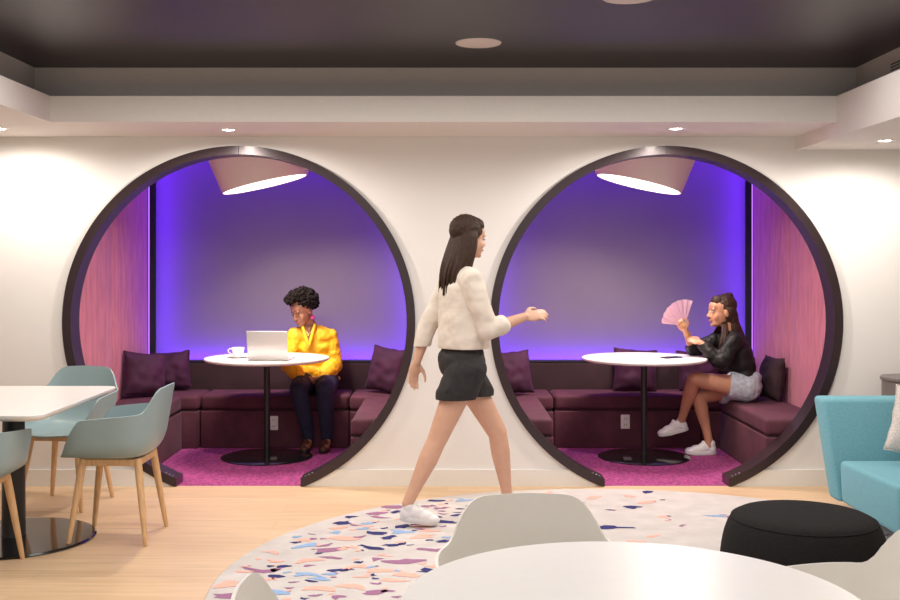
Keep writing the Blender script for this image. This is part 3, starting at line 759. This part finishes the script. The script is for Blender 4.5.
def hand(P, wrist, d, n, side, curl=0.5, s=1.0, tg='hand', spread=0.12):
    """d along the palm, n where the palm faces, thumb on side*(n x d)"""
    wrist = Vector(wrist); d = Vector(d).normalized(); n = Vector(n); n = (n - d * n.dot(d)).normalized(); l = n.cross(d).normalized() * side
    rot = Matrix((l, d, n)).transposed()
    P.ell(wrist + d * 0.045 * s, (0.038 * s, 0.052 * s, 0.014 * s), rot, tg)
    for k, (off, ln, rr) in enumerate(((0.027, 0.070, 0.0085), (0.009, 0.078, 0.0088), (-0.009, 0.073, 0.0084), (-0.026, 0.058, 0.0076))):
        p = wrist + d * (0.085 - 0.004 * abs(k - 1)) * s + l * off * s; dd = (d + l * spread * (1.4 - k) * 0.6).normalized()
        q0 = wrist + d * 0.05 * s + l * off * 0.8 * s
        P.cap(q0, p, rr * s * 1.05, rr * s, tg); ang = 0
        for seg in (0.45, 0.32, 0.23):
            ang += curl * (0.8 + 0.1 * k); e = p + (dd * math.cos(ang) + n * math.sin(ang)) * ln * seg * s
            P.cap(p, e, rr * s, rr * s * 0.9, tg); p = e; rr *= 0.93
    p = wrist + d * 0.02 * s + l * 0.026 * s
    for dv, ln, rr in (((d * 0.7 + l * 0.75 + n * 0.25), 0.040, 0.0115), ((d * 0.9 + l * 0.35 + n * 0.45), 0.032, 0.0095), ((d + l * 0.0 + n * 0.5), 0.024, 0.0085)):
        e = p + dv.normalized() * ln * s; P.cap(p, e, rr * s, rr * s * 0.92, tg); p = e
def head_rot(yaw, pitch, roll=0):
    """local +Y = face direction; yaw 0 faces +Y"""
    return (Matrix.Rotation(yaw, 3, 'Z') @ Matrix.Rotation(roll, 3, 'Y') @ Matrix.Rotation(pitch, 3, 'X'))
def head(P, c, rot, s=1.0, tg='head'):
    c = Vector(c)
    def e(p, ax): P.ell(c + rot @ (Vector(p) * s), tuple(a * s for a in ax), rot, tg)
    e((0, -0.012, 0.030), (0.073, 0.092, 0.085))       # cranium
    e((0, 0.022, -0.030), (0.060, 0.066, 0.072))       # face
    e((0, 0.046, -0.078), (0.036, 0.036, 0.030))       # jaw
    e((0, 0.072, -0.092), (0.018, 0.016, 0.014))       # chin
    e((0, 0.058, 0.040), (0.052, 0.028, 0.034))        # forehead
    e((-0.026, 0.077, 0.018), (0.024, 0.010, 0.007)); e((0.026, 0.077, 0.018), (0.024, 0.010, 0.007))   # brows
    e((-0.034, 0.056, -0.034), (0.024, 0.022, 0.026)); e((0.034, 0.056, -0.034), (0.024, 0.022, 0.026))  # cheeks
    P.cap(c + rot @ (V(0, 0.082, 0.006) * s), c + rot @ (V(0, 0.104, -0.030) * s), 0.007 * s, 0.0095 * s, tg)      # nose
    e((-0.011, 0.094, -0.033), (0.007, 0.008, 0.006)); e((0.011, 0.094, -0.033), (0.007, 0.008, 0.006))
    e((0, 0.084, -0.056), (0.020, 0.012, 0.006)); e((0, 0.083, -0.066), (0.017, 0.012, 0.007))          # lips
    for sx in (-1, 1): e((sx * 0.074, -0.006, -0.012), (0.008, 0.017, 0.028))                           # ears
def face_bits(par, c, rot, s, org, browm, closed=None):
    c = Vector(c)
    for sx in (-1, 1):
        bm = bmesh.new(); p = c + rot @ (V(sx * 0.029, 0.0800, 0.000) * s) - org
        bmesh.ops.create_icosphere(bm, subdivisions=3, radius=0.0108 * s, matrix=Matrix.Translation(p) @ (rot.to_4x4() @ Matrix.Diagonal((1.0, 0.80, 0.50, 1)))); eye = link('eyelid' if closed else 'eye', bm, closed or 'eye', par, smooth=True)
        bm = bmesh.new(); p = c + rot @ (V(sx * 0.029, 0.0855, (-0.006 if closed else -0.0005)) * s) - org
        bmesh.ops.create_icosphere(bm, subdivisions=2, radius=0.0056 * s, matrix=Matrix.Translation(p) @ (rot.to_4x4() @ Matrix.Diagonal((1.5, 0.6, 0.25, 1) if closed else (1, 0.6, 0.9, 1)))); link('lash' if closed else 'iris', bm, 'iris', eye, smooth=True)
        bm = bmesh.new(); pts = [c + rot @ (V(sx * a, b_, z_) * s) - org for a, b_, z_ in ((0.012, 0.0905, 0.018), (0.028, 0.0895, 0.023), (0.046, 0.079, 0.018))]
        tube(bm, pts, [0.0012 * s, 0.0018 * s, 0.0010 * s], 8); link('eyebrow', bm, browm, par, smooth=True)
    bm = bmesh.new(); pts = [c + rot @ (V(a, b_, -0.0605) * s) - org for a, b_ in ((-0.022, 0.083), (-0.010, 0.0935), (0, 0.0955), (0.010, 0.0935), (0.022, 0.083))]
    tube(bm, pts, [0.0012 * s, 0.004 * s, 0.0045 * s, 0.004 * s, 0.0012 * s], 8); link('mouth', bm, 'lip', par, smooth=True)
def locks(bm, strands, r0, n=7):
    for pts in strands:
        m = len(pts); tube(bm, pts, [r0 * (0.6 + 0.6 * math.sin(PI * min(1, (k + 0.6) / m))) * (1 - 0.45 * k / m) for k in range(m)], n)
def bez(pts, n=10):
    pts = [Vector(p) for p in pts]; out = []
    for k in range(n + 1):
        t_ = k / n; q = pts[:]
        while len(q) > 1: q = [a.lerp(b, t_) for a, b in zip(q, q[1:])]
        out.append(q[0])
    return out
def shoe(par, ank, heel, toe, up, org, um, sm, s=1.0, lace=True, low=True):
    """heel and toe: points on the ground line of the sole"""
    heel, toe, up = Vector(heel), Vector(toe), Vector(up).normalized(); d = (toe - heel).normalized(); up = (up - d * up.dot(d)).normalized(); l = d.cross(up)
    L_ = (toe - heel).length; rot = Matrix((l, d, up)).transposed()
    bm = bmesh.new(); n = 40; lv = []
    for z, g in ((0.0, 0.93), (0.006, 1.0), (0.022, 1.0), (0.028, 0.95)):
        ring = []
        for k in range(n):
            a = 2 * PI * k / n; y = math.cos(a); x = math.sin(a)
            wd = 0.040 + 0.008 * y - 0.006 * math.exp(-((y + 0.1) / 0.3) ** 2)
            ring.append(bm.verts.new(heel - org + d * (L_ / 2 + y * L_ / 2 * g) + l * (math.copysign(abs(x) ** 0.75, x) * wd * g * s) + up * (z + (0.006 * max(0, y) ** 3))))
        lv.append(ring)
    for A, B in zip(lv, lv[1:]):
        for k in range(n): bm.faces.new((A[k], A[(k + 1) % n], B[(k + 1) % n], B[k]))
    bm.faces.new(lv[0][::-1]); bm.faces.new(lv[-1]); bmesh.ops.recalc_face_normals(bm, faces=bm.faces)
    P = Prims(); q = lambda y, z, x=0: heel + d * (y * L_) + up * z + l * x
    P.ell(q(0.80, 0.030), (0.038 * s, 0.050 * s, 0.028 * s), rot); P.ell(q(0.60, 0.038), (0.036 * s, 0.060 * s, 0.036 * s), rot)
    P.ell(q(0.38, 0.050), (0.033 * s, 0.055 * s, 0.044 * s), rot); P.ell(q(0.16, 0.042), (0.032 * s, 0.036 * s, 0.046 * s), rot)
    if low: P.cap(q(0.17, 0.06), q(0.17, 0.082), 0.031 * s, 0.032 * s); P.ell(q(0.42, 0.088), (0.018 * s, 0.014 * s, 0.018 * s), rot)
    else: P.cap(q(0.2, 0.05), Vector(ank) + up * 0.03, 0.037 * s, 0.041 * s)
    o = weld('shoe', P.p, um, par, voxel=0.004, smooth=3, org=org)
    link('sole', bm, sm, o, smooth=40)
    if lace:
        bm = bmesh.new()
        for k in range(4):
            y = 0.46 + 0.075 * k; z = 0.086 - 0.0075 * k - 0.002 * k * k
            tube(bm, [q(y, z - 0.012, -0.018) - org, q(y, z - 0.002, 0) - org, q(y, z - 0.012, 0.018) - org], 0.0028, 8)
        link('laces', bm, 'sneaker', o, smooth=True)
    return o

# ---------- woman in yellow (faces the camera, looks down to her right)
def woman_yellow():
    org = V(-1.05, 8.35, 0); t = empty('person', org, 0, 'seated woman in a yellow blouse with black curly hair, looking down behind the laptop', 'person')
    P = Prims(); I3 = Matrix.Identity(3)
    rt = Matrix.Rotation(R_(-8), 3, 'Z')
    P.ell((-1.04, 8.40, 0.515), (0.165, 0.115, 0.10), rt, 'pelvis'); P.ell((-1.04, 8.40, 0.64), (0.125, 0.09, 0.10), rt, 'torso')
    P.ell((-1.055, 8.375, 0.77), (0.145, 0.095, 0.12), rt, 'torso'); P.ell((-1.065, 8.36, 0.86), (0.150, 0.075, 0.065), rt, 'torso')
    P.ell((-1.10, 8.325, 0.765), (0.065, 0.045, 0.06), rt, 'torso'); P.ell((-1.01, 8.32, 0.765), (0.065, 0.045, 0.06), rt, 'torso')
    P.cap((-1.075, 8.36, 0.88), (-1.105, 8.33, 1.0), 0.050, 0.046, 'neck')
    shR, shL = V(-1.205, 8.335, 0.865), V(-0.935, 8.375, 0.855)
    P.cap((-1.08, 8.36, 0.90), shR, 0.05, 0.048, 'torso'); P.cap((-1.06, 8.36, 0.90), shL, 0.05, 0.048, 'torso')
    elL, wrL = V(-0.895, 8.36, 0.635), V(-0.975, 8.19, 0.555)
    P.chain([shL, shL.lerp(elL, 0.4), elL], [0.047, 0.044, 0.037], 'armL'); P.chain([elL, elL.lerp(wrL, 0.3), wrL], [0.037, 0.037, 0.024], 'foreL')
    elR, wrR = V(-1.255, 8.33, 0.635), V(-1.14, 8.20, 0.555)
    P.chain([shR, shR.lerp(elR, 0.4), elR], [0.047, 0.044, 0.037], 'armR'); P.chain([elR, elR.lerp(wrR, 0.3), wrR], [0.037, 0.037, 0.024], 'foreR')
    hand(P, wrL, V(-0.95, -0.1, -0.25), V(0.1, 0.2, -1), 1, 0.35, 0.95); hand(P, wrR, V(0.85, -0.15, -0.15), V(0, 0.2, -1), -1, 0.3, 0.95)
    hips = [(V(-0.955, 8.38, 0.50), V(-0.93, 7.99, 0.475), V(-0.925, 8.09, 0.105)), (V(-1.125, 8.38, 0.50), V(-1.13, 7.99, 0.475), V(-1.07, 8.10, 0.105))]
    for h, k, a in hips:
        P.chain([h, h.lerp(k, 0.4), k], [0.085, 0.078, 0.058], 'thigh'); P.chain([k, k.lerp(a, 0.3), a.lerp(k, 0.15), a], [0.058, 0.056, 0.040, 0.037], 'shin')
        P.cap(a, a + V(0, -0.03, -0.05), 0.035, 0.03, 'foot'); P.cap(a + V(0, 0, -0.055), a + V(0, -0.12, -0.07), 0.032, 0.025, 'foot')
    hr = head_rot(R_(136), R_(-24), R_(2)); hc = V(-1.14, 8.30, 1.07); hs = 1.04
    head(P, hc, hr, hs)
    P.cap((-1.10, 8.335, 0.97), hc + hr @ V(0, -0.02, -0.03), 0.045, 0.05, 'neck')
    body = weld('body', P.p, 'skinA', t, voxel=0.005, smooth=3, org=org)
    face_bits(t, hc, hr, hs, org, 'hairA', 'skinA')
    top = [p for p in P.p if p[5] in ('torso', 'armL', 'armR', 'foreL', 'foreR')]
    Q = Prims(); Q.p = list(top)
    Q.ell((-1.045, 8.385, 0.58), (0.158, 0.12, 0.09), rt); Q.ell((-1.05, 8.38, 0.68), (0.150, 0.11, 0.10), rt)
    Q.ell((-1.04, 8.39, 0.52), (0.175, 0.135, 0.045), rt)
    for s_, e_, w_ in ((shL, elL, wrL), (shR, elR, wrR)):
        Q.chain([s_, s_.lerp(e_, 0.5), e_, e_.lerp(w_, 0.5), w_ - (w_ - e_) * 0.12], [0.052, 0.054, 0.056, 0.054, 0.036])
    bl = weld('blouse', Q.p, 'yellow', t, grow=0.011, voxel=0.006, smooth=3, disp=0.009, dscale=20, org=org, seed=4,
              cut=[(V(-1.085, 8.34, 0.945), V(-0.12, -0.25, 1))])
    # open V neckline: skin shows as a shaped patch, framed by two lapels
    c0 = V(-1.075, 8.268, 0.915)
    bm = bmesh.new()
    def chest_pt(u, v): # u -1..1 across, v 0..1 down
        x = -1.092 + u * 0.042 * (1 - v) + 0.012 * v; z = 0.945 - 0.16 * v; y = 8.272 - 0.040 * math.sin(min(1, v * 1.2) * PI / 2) - 0.003 + 0.015 * abs(u) * (1 - v)
        return V(x, y, z) - org
    rows = [[bm.verts.new(chest_pt(-1 + 2 * a / 6, b_ / 8)) for a in range(7)] for b_ in range(9)]
    for A, B in zip(rows, rows[1:]):
        for a in range(6): bm.faces.new((A[a], A[a + 1], B[a + 1], B[a]))
    bmesh.ops.solidify(bm, geom=list(bm.faces), thickness=0.004)
    tag(link('neckline', bm, 'skinA', t, smooth=True), 'bare brown skin in the open neckline')
    for sg in (-1, 1):
        bm = bmesh.new(); pts = [chest_pt(sg * 1.15, b_ / 10) + V(0, -0.006, 0) for b_ in range(0, 11)]
        tube(bm, [V(*(chest_pt(sg * 1.1, 0) + V(0, 0.05, 0.022)))] + pts, [0.008] + [0.013] * 9 + [0.010, 0.006], 10); link('collar', bm, 'yellow', bl, smooth=True)
    bm = bmesh.new(); tube(bm, [chest_pt(-1, 0.1) + V(0, -0.004, 0), chest_pt(-0.4, 0.3) + V(0, -0.006, 0), chest_pt(0, 0.38) + V(0, -0.008, 0), chest_pt(0.5, 0.3) + V(0, -0.006, 0), chest_pt(1, 0.1) + V(0, -0.004, 0)], 0.0022, 6)
    bmesh.ops.create_icosphere(bm, subdivisions=2, radius=0.007, matrix=Matrix.Translation(chest_pt(0, 0.42) + V(0, -0.010, 0))); link('necklace', bm, 'gold', t, smooth=True)
    Q = Prims(); Q.p = [p for p in P.p if p[5] in ('pelvis', 'thigh', 'shin')]
    weld('trousers', Q.p, 'jeans', t, grow=0.010, voxel=0.007, smooth=2, disp=0.006, org=org)
    for h, k, a in hips: shoe(t, a, (a.x, a.y + 0.055, 0.0012), (a.x - 0.015, a.y - 0.165, 0.0012), (0, 0, 1), org, 'boot', 'black', 0.95, False, False)
    # curly hair: a cloud of small curls
    rnd = random.Random(5); H = Prims()
    for k in range(300):
        th = rnd.uniform(0, 2 * PI); z = rnd.uniform(-0.6, 1); r = math.sqrt(1 - z * z)
        p = V(r * math.cos(th), r * math.sin(th), z)
        if p.y > 0.40 and p.z < 0.45: continue
        f0 = 1
        if p.z < 0.0 and p.y > 0.05: continue
        f = rnd.uniform(0.90, 1.06)
        q = V(p.x * 0.104 * f, p.y * 0.116 * f - 0.018, p.z * 0.100 * f + 0.052 + (0.012 if p.y > 0.2 else 0))
        H.ell(hc + hr @ (q * hs), (0.020, 0.020, 0.020))
    H.ell(hc + hr @ (V(0, -0.02, 0.045) * hs), (0.080, 0.088, 0.085), hr)
    hh = weld('hair', H.p, 'hairA', t, voxel=0.0045, smooth=1, disp=0.014, dscale=70, org=org)
    bm = bmesh.new(); e = hc + hr @ (V(0.086, -0.002, -0.062) * hs) - org
    bmesh.ops.create_icosphere(bm, subdivisions=2, radius=0.016, matrix=Matrix.Translation(e)); bmesh.ops.create_icosphere(bm, subdivisions=2, radius=0.010, matrix=Matrix.Translation(e + V(0, 0, 0.022))); link('earring', bm, 'magenta', t, smooth=True)
    bm = bmesh.new(); e = hc + hr @ (V(-0.086, -0.002, -0.062) * hs) - org
    bmesh.ops.create_icosphere(bm, subdivisions=2, radius=0.016, matrix=Matrix.Translation(e)); link('earring', bm, 'magenta', t, smooth=True)
    # orange red cloth bag wedged behind her left hip
    return t
woman_yellow()

# ---------- woman in black (profile, faces left, legs crossed)
def woman_black():
    org = V(2.2, 7.9, 0); t = empty('person', org, 0, 'seated woman in a black shirt and light denim shorts, legs crossed, in the right ring', 'person')
    P = Prims(); ry = lambda a: Matrix.Rotation(R_(a), 3, 'Y')
    P.ell((2.235, 7.90, 0.515), (0.115, 0.165, 0.105), ry(-8), 'pelvis'); P.ell((2.225, 7.90, 0.635), (0.085, 0.125, 0.10), ry(-8), 'torso')
    P.ell((2.190, 7.90, 0.76), (0.092, 0.145, 0.115), ry(-14), 'torso'); P.ell((2.150, 7.90, 0.855), (0.075, 0.150, 0.065), ry(-20), 'torso')
    P.ell((2.115, 7.85, 0.765), (0.05, 0.052, 0.052), None, 'torso'); P.ell((2.115, 7.95, 0.765), (0.05, 0.052, 0.052), None, 'torso')
    hc = V(2.065, 7.90, 1.080); hr = head_rot(R_(100), R_(-2)); hs = 1.06
    P.chain([V(2.140, 7.90, 0.88), hc + hr @ V(0, -0.025, -0.02)], [0.052, 0.050], 'neck')
    shL, shR = V(2.125, 7.755, 0.865), V(2.115, 8.045, 0.865)
    P.cap((2.14, 7.90, 0.89), shL, 0.05, 0.048, 'torso'); P.cap((2.14, 7.90, 0.89), shR, 0.05, 0.048, 'torso')
    elL, wrL = V(1.990, 7.715, 0.775 - 0.055), V(1.885, 7.815, 0.850)
    elL = V(2.010, 7.715, 0.715)
    P.chain([shL, shL.lerp(elL, 0.4), elL], [0.047, 0.043, 0.037], 'armL'); P.chain([elL, elL.lerp(wrL, 0.3), wrL], [0.037, 0.036, 0.023], 'foreL')
    elR, wrR = V(1.880, 7.985, 0.790), V(1.795, 7.91, 0.935)
    P.chain([shR, shR.lerp(elR, 0.4), elR], [0.047, 0.043, 0.036], 'armR'); P.chain([elR, elR.lerp(wrR, 0.3), wrR], [0.036, 0.035, 0.023], 'foreR')
    hand(P, wrL, V(-0.75, 0.45, 0.25), V(0.2, 0.5, -0.8), 1, 0.75, 0.95)
    hand(P, wrR, V(-0.55, -0.15, 0.80), V(-0.2, -0.8, -0.2), -1, 0.9, 0.95)
    # left leg crosses over the right
    hL, kL, aL = V(2.22, 7.80, 0.515), V(1.835, 7.80, 0.578), V(1.780, 7.985, 0.235)
    hR, kR, aR = V(2.22, 7.99, 0.495), V(1.895, 7.905, 0.435), V(1.968, 7.90, 0.118)
    P.chain([hL, hL.lerp(kL, 0.45), kL], [0.088, 0.074, 0.053], 'thighL'); P.chain([kL, kL.lerp(aL, 0.3), kL.lerp(aL, 0.75), aL], [0.052, 0.052, 0.034, 0.030], 'shinL')
    P.chain([hR, hR.lerp(kR, 0.45), kR], [0.085, 0.070, 0.053], 'thighR'); P.chain([kR, kR.lerp(aR, 0.3), kR.lerp(aR, 0.75), aR], [0.052, 0.051, 0.034, 0.030], 'shinR')
    for a, d in ((aL, V(-0.9, 0.0, -0.42)), (aR, V(-1, -0.05, -0.1))):
        d = d.normalized(); P.cap(a, a + V(0, 0, -0.05), 0.03, 0.03, 'foot'); P.cap(a + V(0, 0, -0.055), a + V(0, 0, -0.055) + d * 0.09, 0.020, 0.016, 'foot')
    head(P, hc, hr, hs)
    weld('body', P.p, 'skinB', t, voxel=0.005, smooth=3, org=org)
    face_bits(t, hc, hr, hs, org, 'hairB')
    Q = Prims(); Q.p = [p for p in P.p if p[5] in ('torso', 'armL', 'armR', 'foreL', 'foreR')]
    Q.ell((2.225, 7.90, 0.60), (0.098, 0.140, 0.06)); Q.ell((2.205, 7.90, 0.70), (0.095, 0.140, 0.09))
    for s_, e_, w_ in ((shL, elL, wrL), (shR, elR, wrR)):
        Q.chain([s_, s_.lerp(e_, 0.5), e_, e_.lerp(w_, 0.5), w_], [0.052, 0.052, 0.050, 0.044, 0.030])
    weld('shirt', Q.p, 'blackshirt', t, grow=0.010, voxel=0.006, smooth=3, disp=0.010, dscale=17, org=org, cut=[(V(2.125, 7.90, 0.948), V(-0.45, 0, 1))])
    Q = Prims(); Q.p = [p for p in P.p if p[5] == 'pelvis']
    for h, k in ((hL, kL), (hR, kR)): Q.chain([h, h.lerp(k, 0.36)], [0.096, 0.088])
    Q.ell((2.245, 7.90, 0.58), (0.105, 0.15, 0.06))
    d1 = (kL - hL).normalized()
    weld('shorts', Q.p, 'denim', t, grow=0.011, voxel=0.006, smooth=3, disp=0.006, dscale=20, org=org, cut=[(hL.lerp(kL, 0.34), d1)])
    shoe(t, aL, aL + V(0.058, 0.0, -0.062), aL + V(-0.172, -0.01, -0.118), (-0.25, 0, 1), org, 'sneaker', 'sole')
    shoe(t, aR, (2.028, 7.905, 0.0012), (1.790, 7.89, 0.0012), (0, 0, 1), org, 'sneaker', 'sole')
    # hair: pulled back on top, long locks down behind the shoulder
    rnd = random.Random(9); H = Prims()
    H.ell(hc + hr @ (V(0, -0.024, 0.040) * hs), (0.083, 0.094, 0.088), hr); H.ell(hc + hr @ (V(0, 0.028, 0.070) * hs), (0.060, 0.050, 0.048), hr)
    H.ell(hc + hr @ (V(0, -0.060, 0.105) * hs), (0.034, 0.034, 0.028), hr)
    H.ell(hc + hr @ (V(0, -0.068, -0.05) * hs), (0.074, 0.050, 0.10), hr); H.ell(hc + hr @ (V(0, -0.075, -0.13) * hs), (0.080, 0.050, 0.09), hr)
    hair = weld('hair', H.p, 'hairB', t, voxel=0.005, smooth=2, disp=0.004, dscale=60, org=org)
    bm = bmesh.new(); st = []
    for k in range(46):
        a = R_(-118 + 236 * k / 45); side = math.sin(a); back = math.cos(a)
        p0 = hc + hr @ (V(side * 0.080, -0.03 - back * 0.055, 0.03) * hs)
        p1 = hc + hr @ (V(side * 0.088, -0.045 - back * 0.065, -0.10) * hs)
        p2 = V(2.150 + back * 0.075 + rnd.uniform(-0.012, 0.012), 7.90 - side * 0.115, 0.92)
        p3 = V(2.205 + back * 0.075 + rnd.uniform(-0.02, 0.015), 7.90 - side * 0.10, 0.76 + rnd.uniform(-0.05, 0.05))
        st.append([q - org for q in bez([p0, p1, p2, p3], 10)])
    locks(bm, st, 0.012, 8); st = []
    for k in range(12):   # front lock over the near shoulder
        p0 = hc + hr @ V(0.078, -0.005 - 0.004 * k, 0.02); f = k / 11
        st.append([q - org for q in bez([p0, hc + V(0.015 + 0.02 * f, -0.095, -0.12), V(2.03 + 0.045 * f, 7.765, 0.93), V(2.0 + 0.05 * f, 7.745, 0.79 + rnd.uniform(-0.03, 0.03))], 10)])
        st.append([q - org for q in bez([hc + hr @ V(-0.078, -0.005 - 0.004 * k, 0.02), hc + V(0.015 + 0.02 * f, 0.095, -0.12), V(2.03 + 0.045 * f, 8.03, 0.93), V(2.0 + 0.05 * f, 8.05, 0.80)], 10)])
    locks(bm, st, 0.006, 7); tag(link('hair_locks', bm, 'hairB', hair, smooth=True), 'long loose dark brown locks', kind=None)
    # pale pink folded card, held up in the far hand
    f = empty('hand_fan', (1.745, 7.86, 1.015), 0, 'pale pink folding fan held up by the woman in black', 'fan')
    bm = bmesh.new(); nb = 14
    d0 = V(-0.55, 0.10, 0.75).normalized()
    verts = []
    for k in range(nb + 1):
        a = R_(-52 + 104 * k / nb + 10); zig = 0.004 * (1 if k % 2 else -1)
        dirv = V(-math.sin(a) if False else math.sin(a), 0, math.cos(a))
        verts.append((bm.verts.new(dirv * 0.045 + V(0, zig * 0.4, -0.055)), bm.verts.new(dirv * 0.195 + V(0, zig * 1.6, -0.055))))
    for (a, b_), (c_, d_) in zip(verts, verts[1:]): bm.faces.new((a, b_, d_, c_))
    bmesh.ops.solidify(bm, geom=list(bm.faces), thickness=0.0012)
    leaf = link('fan_leaf', bm, 'pink', f); bm = bmesh.new()
    for k in (0, 3, 6, 9, 12, 14):
        a = R_(-52 + 104 * k / nb + 10); dirv = V(math.sin(a), 0, math.cos(a)); tube(bm, [V(0, 0, -0.06), dirv * 0.05 + V(0, 0, -0.055)], 0.0025, 6)
    link('fan_ribs', bm, 'gold', f); f.rotation_euler = (0, R_(-42), R_(18))
    return t
woman_black()

# ---------- woman walking past (strides to the right)
def walker():
    org = V(0.08, 5.84, 0); t = empty('person', org, 0, 'woman in a cream shirt and black shorts striding past between the rings', 'person')
    P = Prims(); yw = R_(18); rz = Matrix.Rotation(yw, 3, 'Z'); fwd = V(math.cos(yw), math.sin(yw), 0); lf = V(-math.sin(yw), math.cos(yw), 0)
    base_ = V(0.09, 5.84, 0)
    q = lambda f, l, z: base_ + fwd * f + lf * l + V(0, 0, z)
    P.ell(q(-0.01, 0, 0.90), (0.115, 0.165, 0.115), rz, 'pelvis'); P.ell(q(0, 0, 1.04), (0.088, 0.125, 0.11), rz, 'torso')
    P.ell(q(0.0, 0, 1.19), (0.098, 0.148, 0.13), rz, 'torso'); P.ell(q(-0.01, 0, 1.32), (0.078, 0.155, 0.075), rz, 'torso')
    P.ell(q(0.075, 0.055, 1.21), (0.05, 0.052, 0.052), rz, 'torso'); P.ell(q(0.075, -0.055, 1.21), (0.05, 0.052, 0.052), rz, 'torso')
    hc = q(0.035, 0, 1.585); hr = head_rot(yw - R_(90) + R_(14), R_(-6)); hs = 1.0
    P.chain([q(-0.015, 0, 1.36), hc + hr @ V(0, -0.02, -0.03)], [0.054, 0.050], 'neck')
    shL, shR = q(-0.01, 0.170, 1.355), q(-0.01, -0.170, 1.355)
    P.cap(q(-0.01, 0, 1.38), shL, 0.05, 0.05, 'torso'); P.cap(q(-0.01, 0, 1.38), shR, 0.05, 0.05, 'torso')
    elR, wrR = shR + fwd * 0.09 + V(0, -0.03, -0.275), shR + fwd * 0.31 + V(0, -0.01, -0.205)
    elL, wrL = shL - fwd * 0.14 + V(0, 0, -0.255), shL - fwd * 0.21 + V(0, 0, -0.47)
    P.chain([shR, shR.lerp(elR, 0.4), elR], [0.049, 0.045, 0.038], 'armR'); P.chain([elR, elR.lerp(wrR, 0.3), wrR], [0.038, 0.037, 0.024], 'foreR')
    P.chain([shL, shL.lerp(elL, 0.4), elL], [0.049, 0.045, 0.038], 'armL'); P.chain([elL, elL.lerp(wrL, 0.3), wrL], [0.038, 0.037, 0.024], 'foreL')
    hand(P, wrR, fwd + V(0, 0, 0.12), lf * 0.6 + V(0, 0, -0.5), -1, 0.3, 1.0); hand(P, wrL, V(-0.25, -0.05, -1), fwd * 0.2 - lf, 1, 0.3, 1.0)
    hR, kR, aR = q(-0.01, -0.085, 0.86), V(-0.055, 5.75, 0.475), V(-0.215, 5.70, 0.135)
    hL, kL, aL = q(0.01, 0.085, 0.86), V(0.285, 5.935, 0.485), V(0.345, 5.965, 0.105)
    for h, k, a in ((hR, kR, aR), (hL, kL, aL)):
        P.chain([h, h.lerp(k, 0.4), k], [0.090, 0.076, 0.055], 'thigh'); P.chain([k, k.lerp(a, 0.3), k.lerp(a, 0.78), a], [0.053, 0.054, 0.034, 0.031], 'shin')
    P.cap(aR, aR + V(0.005, 0, -0.055), 0.030, 0.022, 'foot'); P.cap(aR + V(0.01, 0, -0.06), aR + V(0.09, 0.01, -0.090), 0.020, 0.016, 'foot')
    P.cap(aL, aL + V(0, 0, -0.05), 0.032, 0.03, 'foot'); P.cap(aL + V(0, 0, -0.055), aL + V(0.09, 0.02, -0.058), 0.020, 0.016, 'foot')
    head(P, hc, hr, hs)
    weld('body', P.p, 'skinC', t, voxel=0.006, smooth=3, org=org); face_bits(t, hc, hr, hs, org, 'hairC')
    Q = Prims(); Q.p = [p for p in P.p if p[5] in ('torso', 'armL', 'armR', 'foreL')]
    for k in range(15):
        f = k / 14; Q.ell(q(0.0, 0, 0.99 + 0.30 * f), (0.132 - 0.018 * f, 0.172 - 0.012 * f, 0.07), rz)
    Q.chain([shR, shR.lerp(elR, 0.6), elR, elR.lerp(wrR, 0.35)], [0.052, 0.050, 0.046, 0.046]); Q.chain([shL, elL, wrL.lerp(elL, 0.2)], [0.052, 0.044, 0.034])
    weld('shirt', Q.p, 'cream', t, grow=0.011, voxel=0.007, smooth=3, disp=0.008, dscale=13, org=org, cut=[(q(-0.01, 0, 1.425), fwd * 0.15 + V(0, 0, 1)), (q(0, 0, 0.975), V(0, 0, -1))])
    Q = Prims(); Q.p = [p for p in P.p if p[5] == 'pelvis']
    for h, k in ((hR, kR), (hL, kL)): Q.chain([h, h.lerp(k, 0.40)], [0.098, 0.096])
    weld('shorts', Q.p, 'blackshorts', t, grow=0.012, voxel=0.007, smooth=3, disp=0.007, dscale=15, org=org, cut=[(V(0, 0, 0.70), V(0, 0, -1))])
    shoe(t, aR, aR + V(-0.045, -0.005, -0.085), aR + V(0.165, 0.02, -0.121), (0.16, 0, 1), org, 'sneaker', 'sole')
    shoe(t, aL, (aL.x - 0.058, aL.y - 0.01, 0.0135), (aL.x + 0.185, aL.y + 0.04, 0.0135), (0, 0, 1), org, 'sneaker', 'sole')
    rnd = random.Random(3); H = Prims()
    H.ell(hc + hr @ V(0, -0.026, 0.040), (0.084, 0.098, 0.090), hr); H.ell(hc + hr @ V(0, 0.022, 0.070), (0.066, 0.056, 0.050), hr)
    H.ell(hc + hr @ V(0, -0.060, -0.05), (0.074, 0.050, 0.09), hr)
    hair = weld('hair', H.p, 'hairC', t, voxel=0.005, smooth=2, disp=0.004, dscale=60, org=org)
    bm = bmesh.new(); st = []
    for k in range(56):
        a = R_(-128 + 256 * k / 55); side = math.sin(a); back = math.cos(a)
        p0 = hc + hr @ V(side * 0.082, -0.03 - back * 0.055, 0.035); p1 = hc + hr @ V(side * 0.092, -0.04 - back * 0.075, -0.11)
        p2 = q(-0.055 - back * 0.075, -side * 0.11, 1.43); p3 = q(-0.05 - back * 0.075 + rnd.uniform(-0.015, 0.015), -side * 0.10, 1.31 + rnd.uniform(-0.05, 0.04))
        st.append([x - org for x in bez([p0, p1, p2, p3], 10)])
    locks(bm, st, 0.013, 8); link('hair_locks', bm, 'hairC', hair, smooth=True)
    return t
walker()
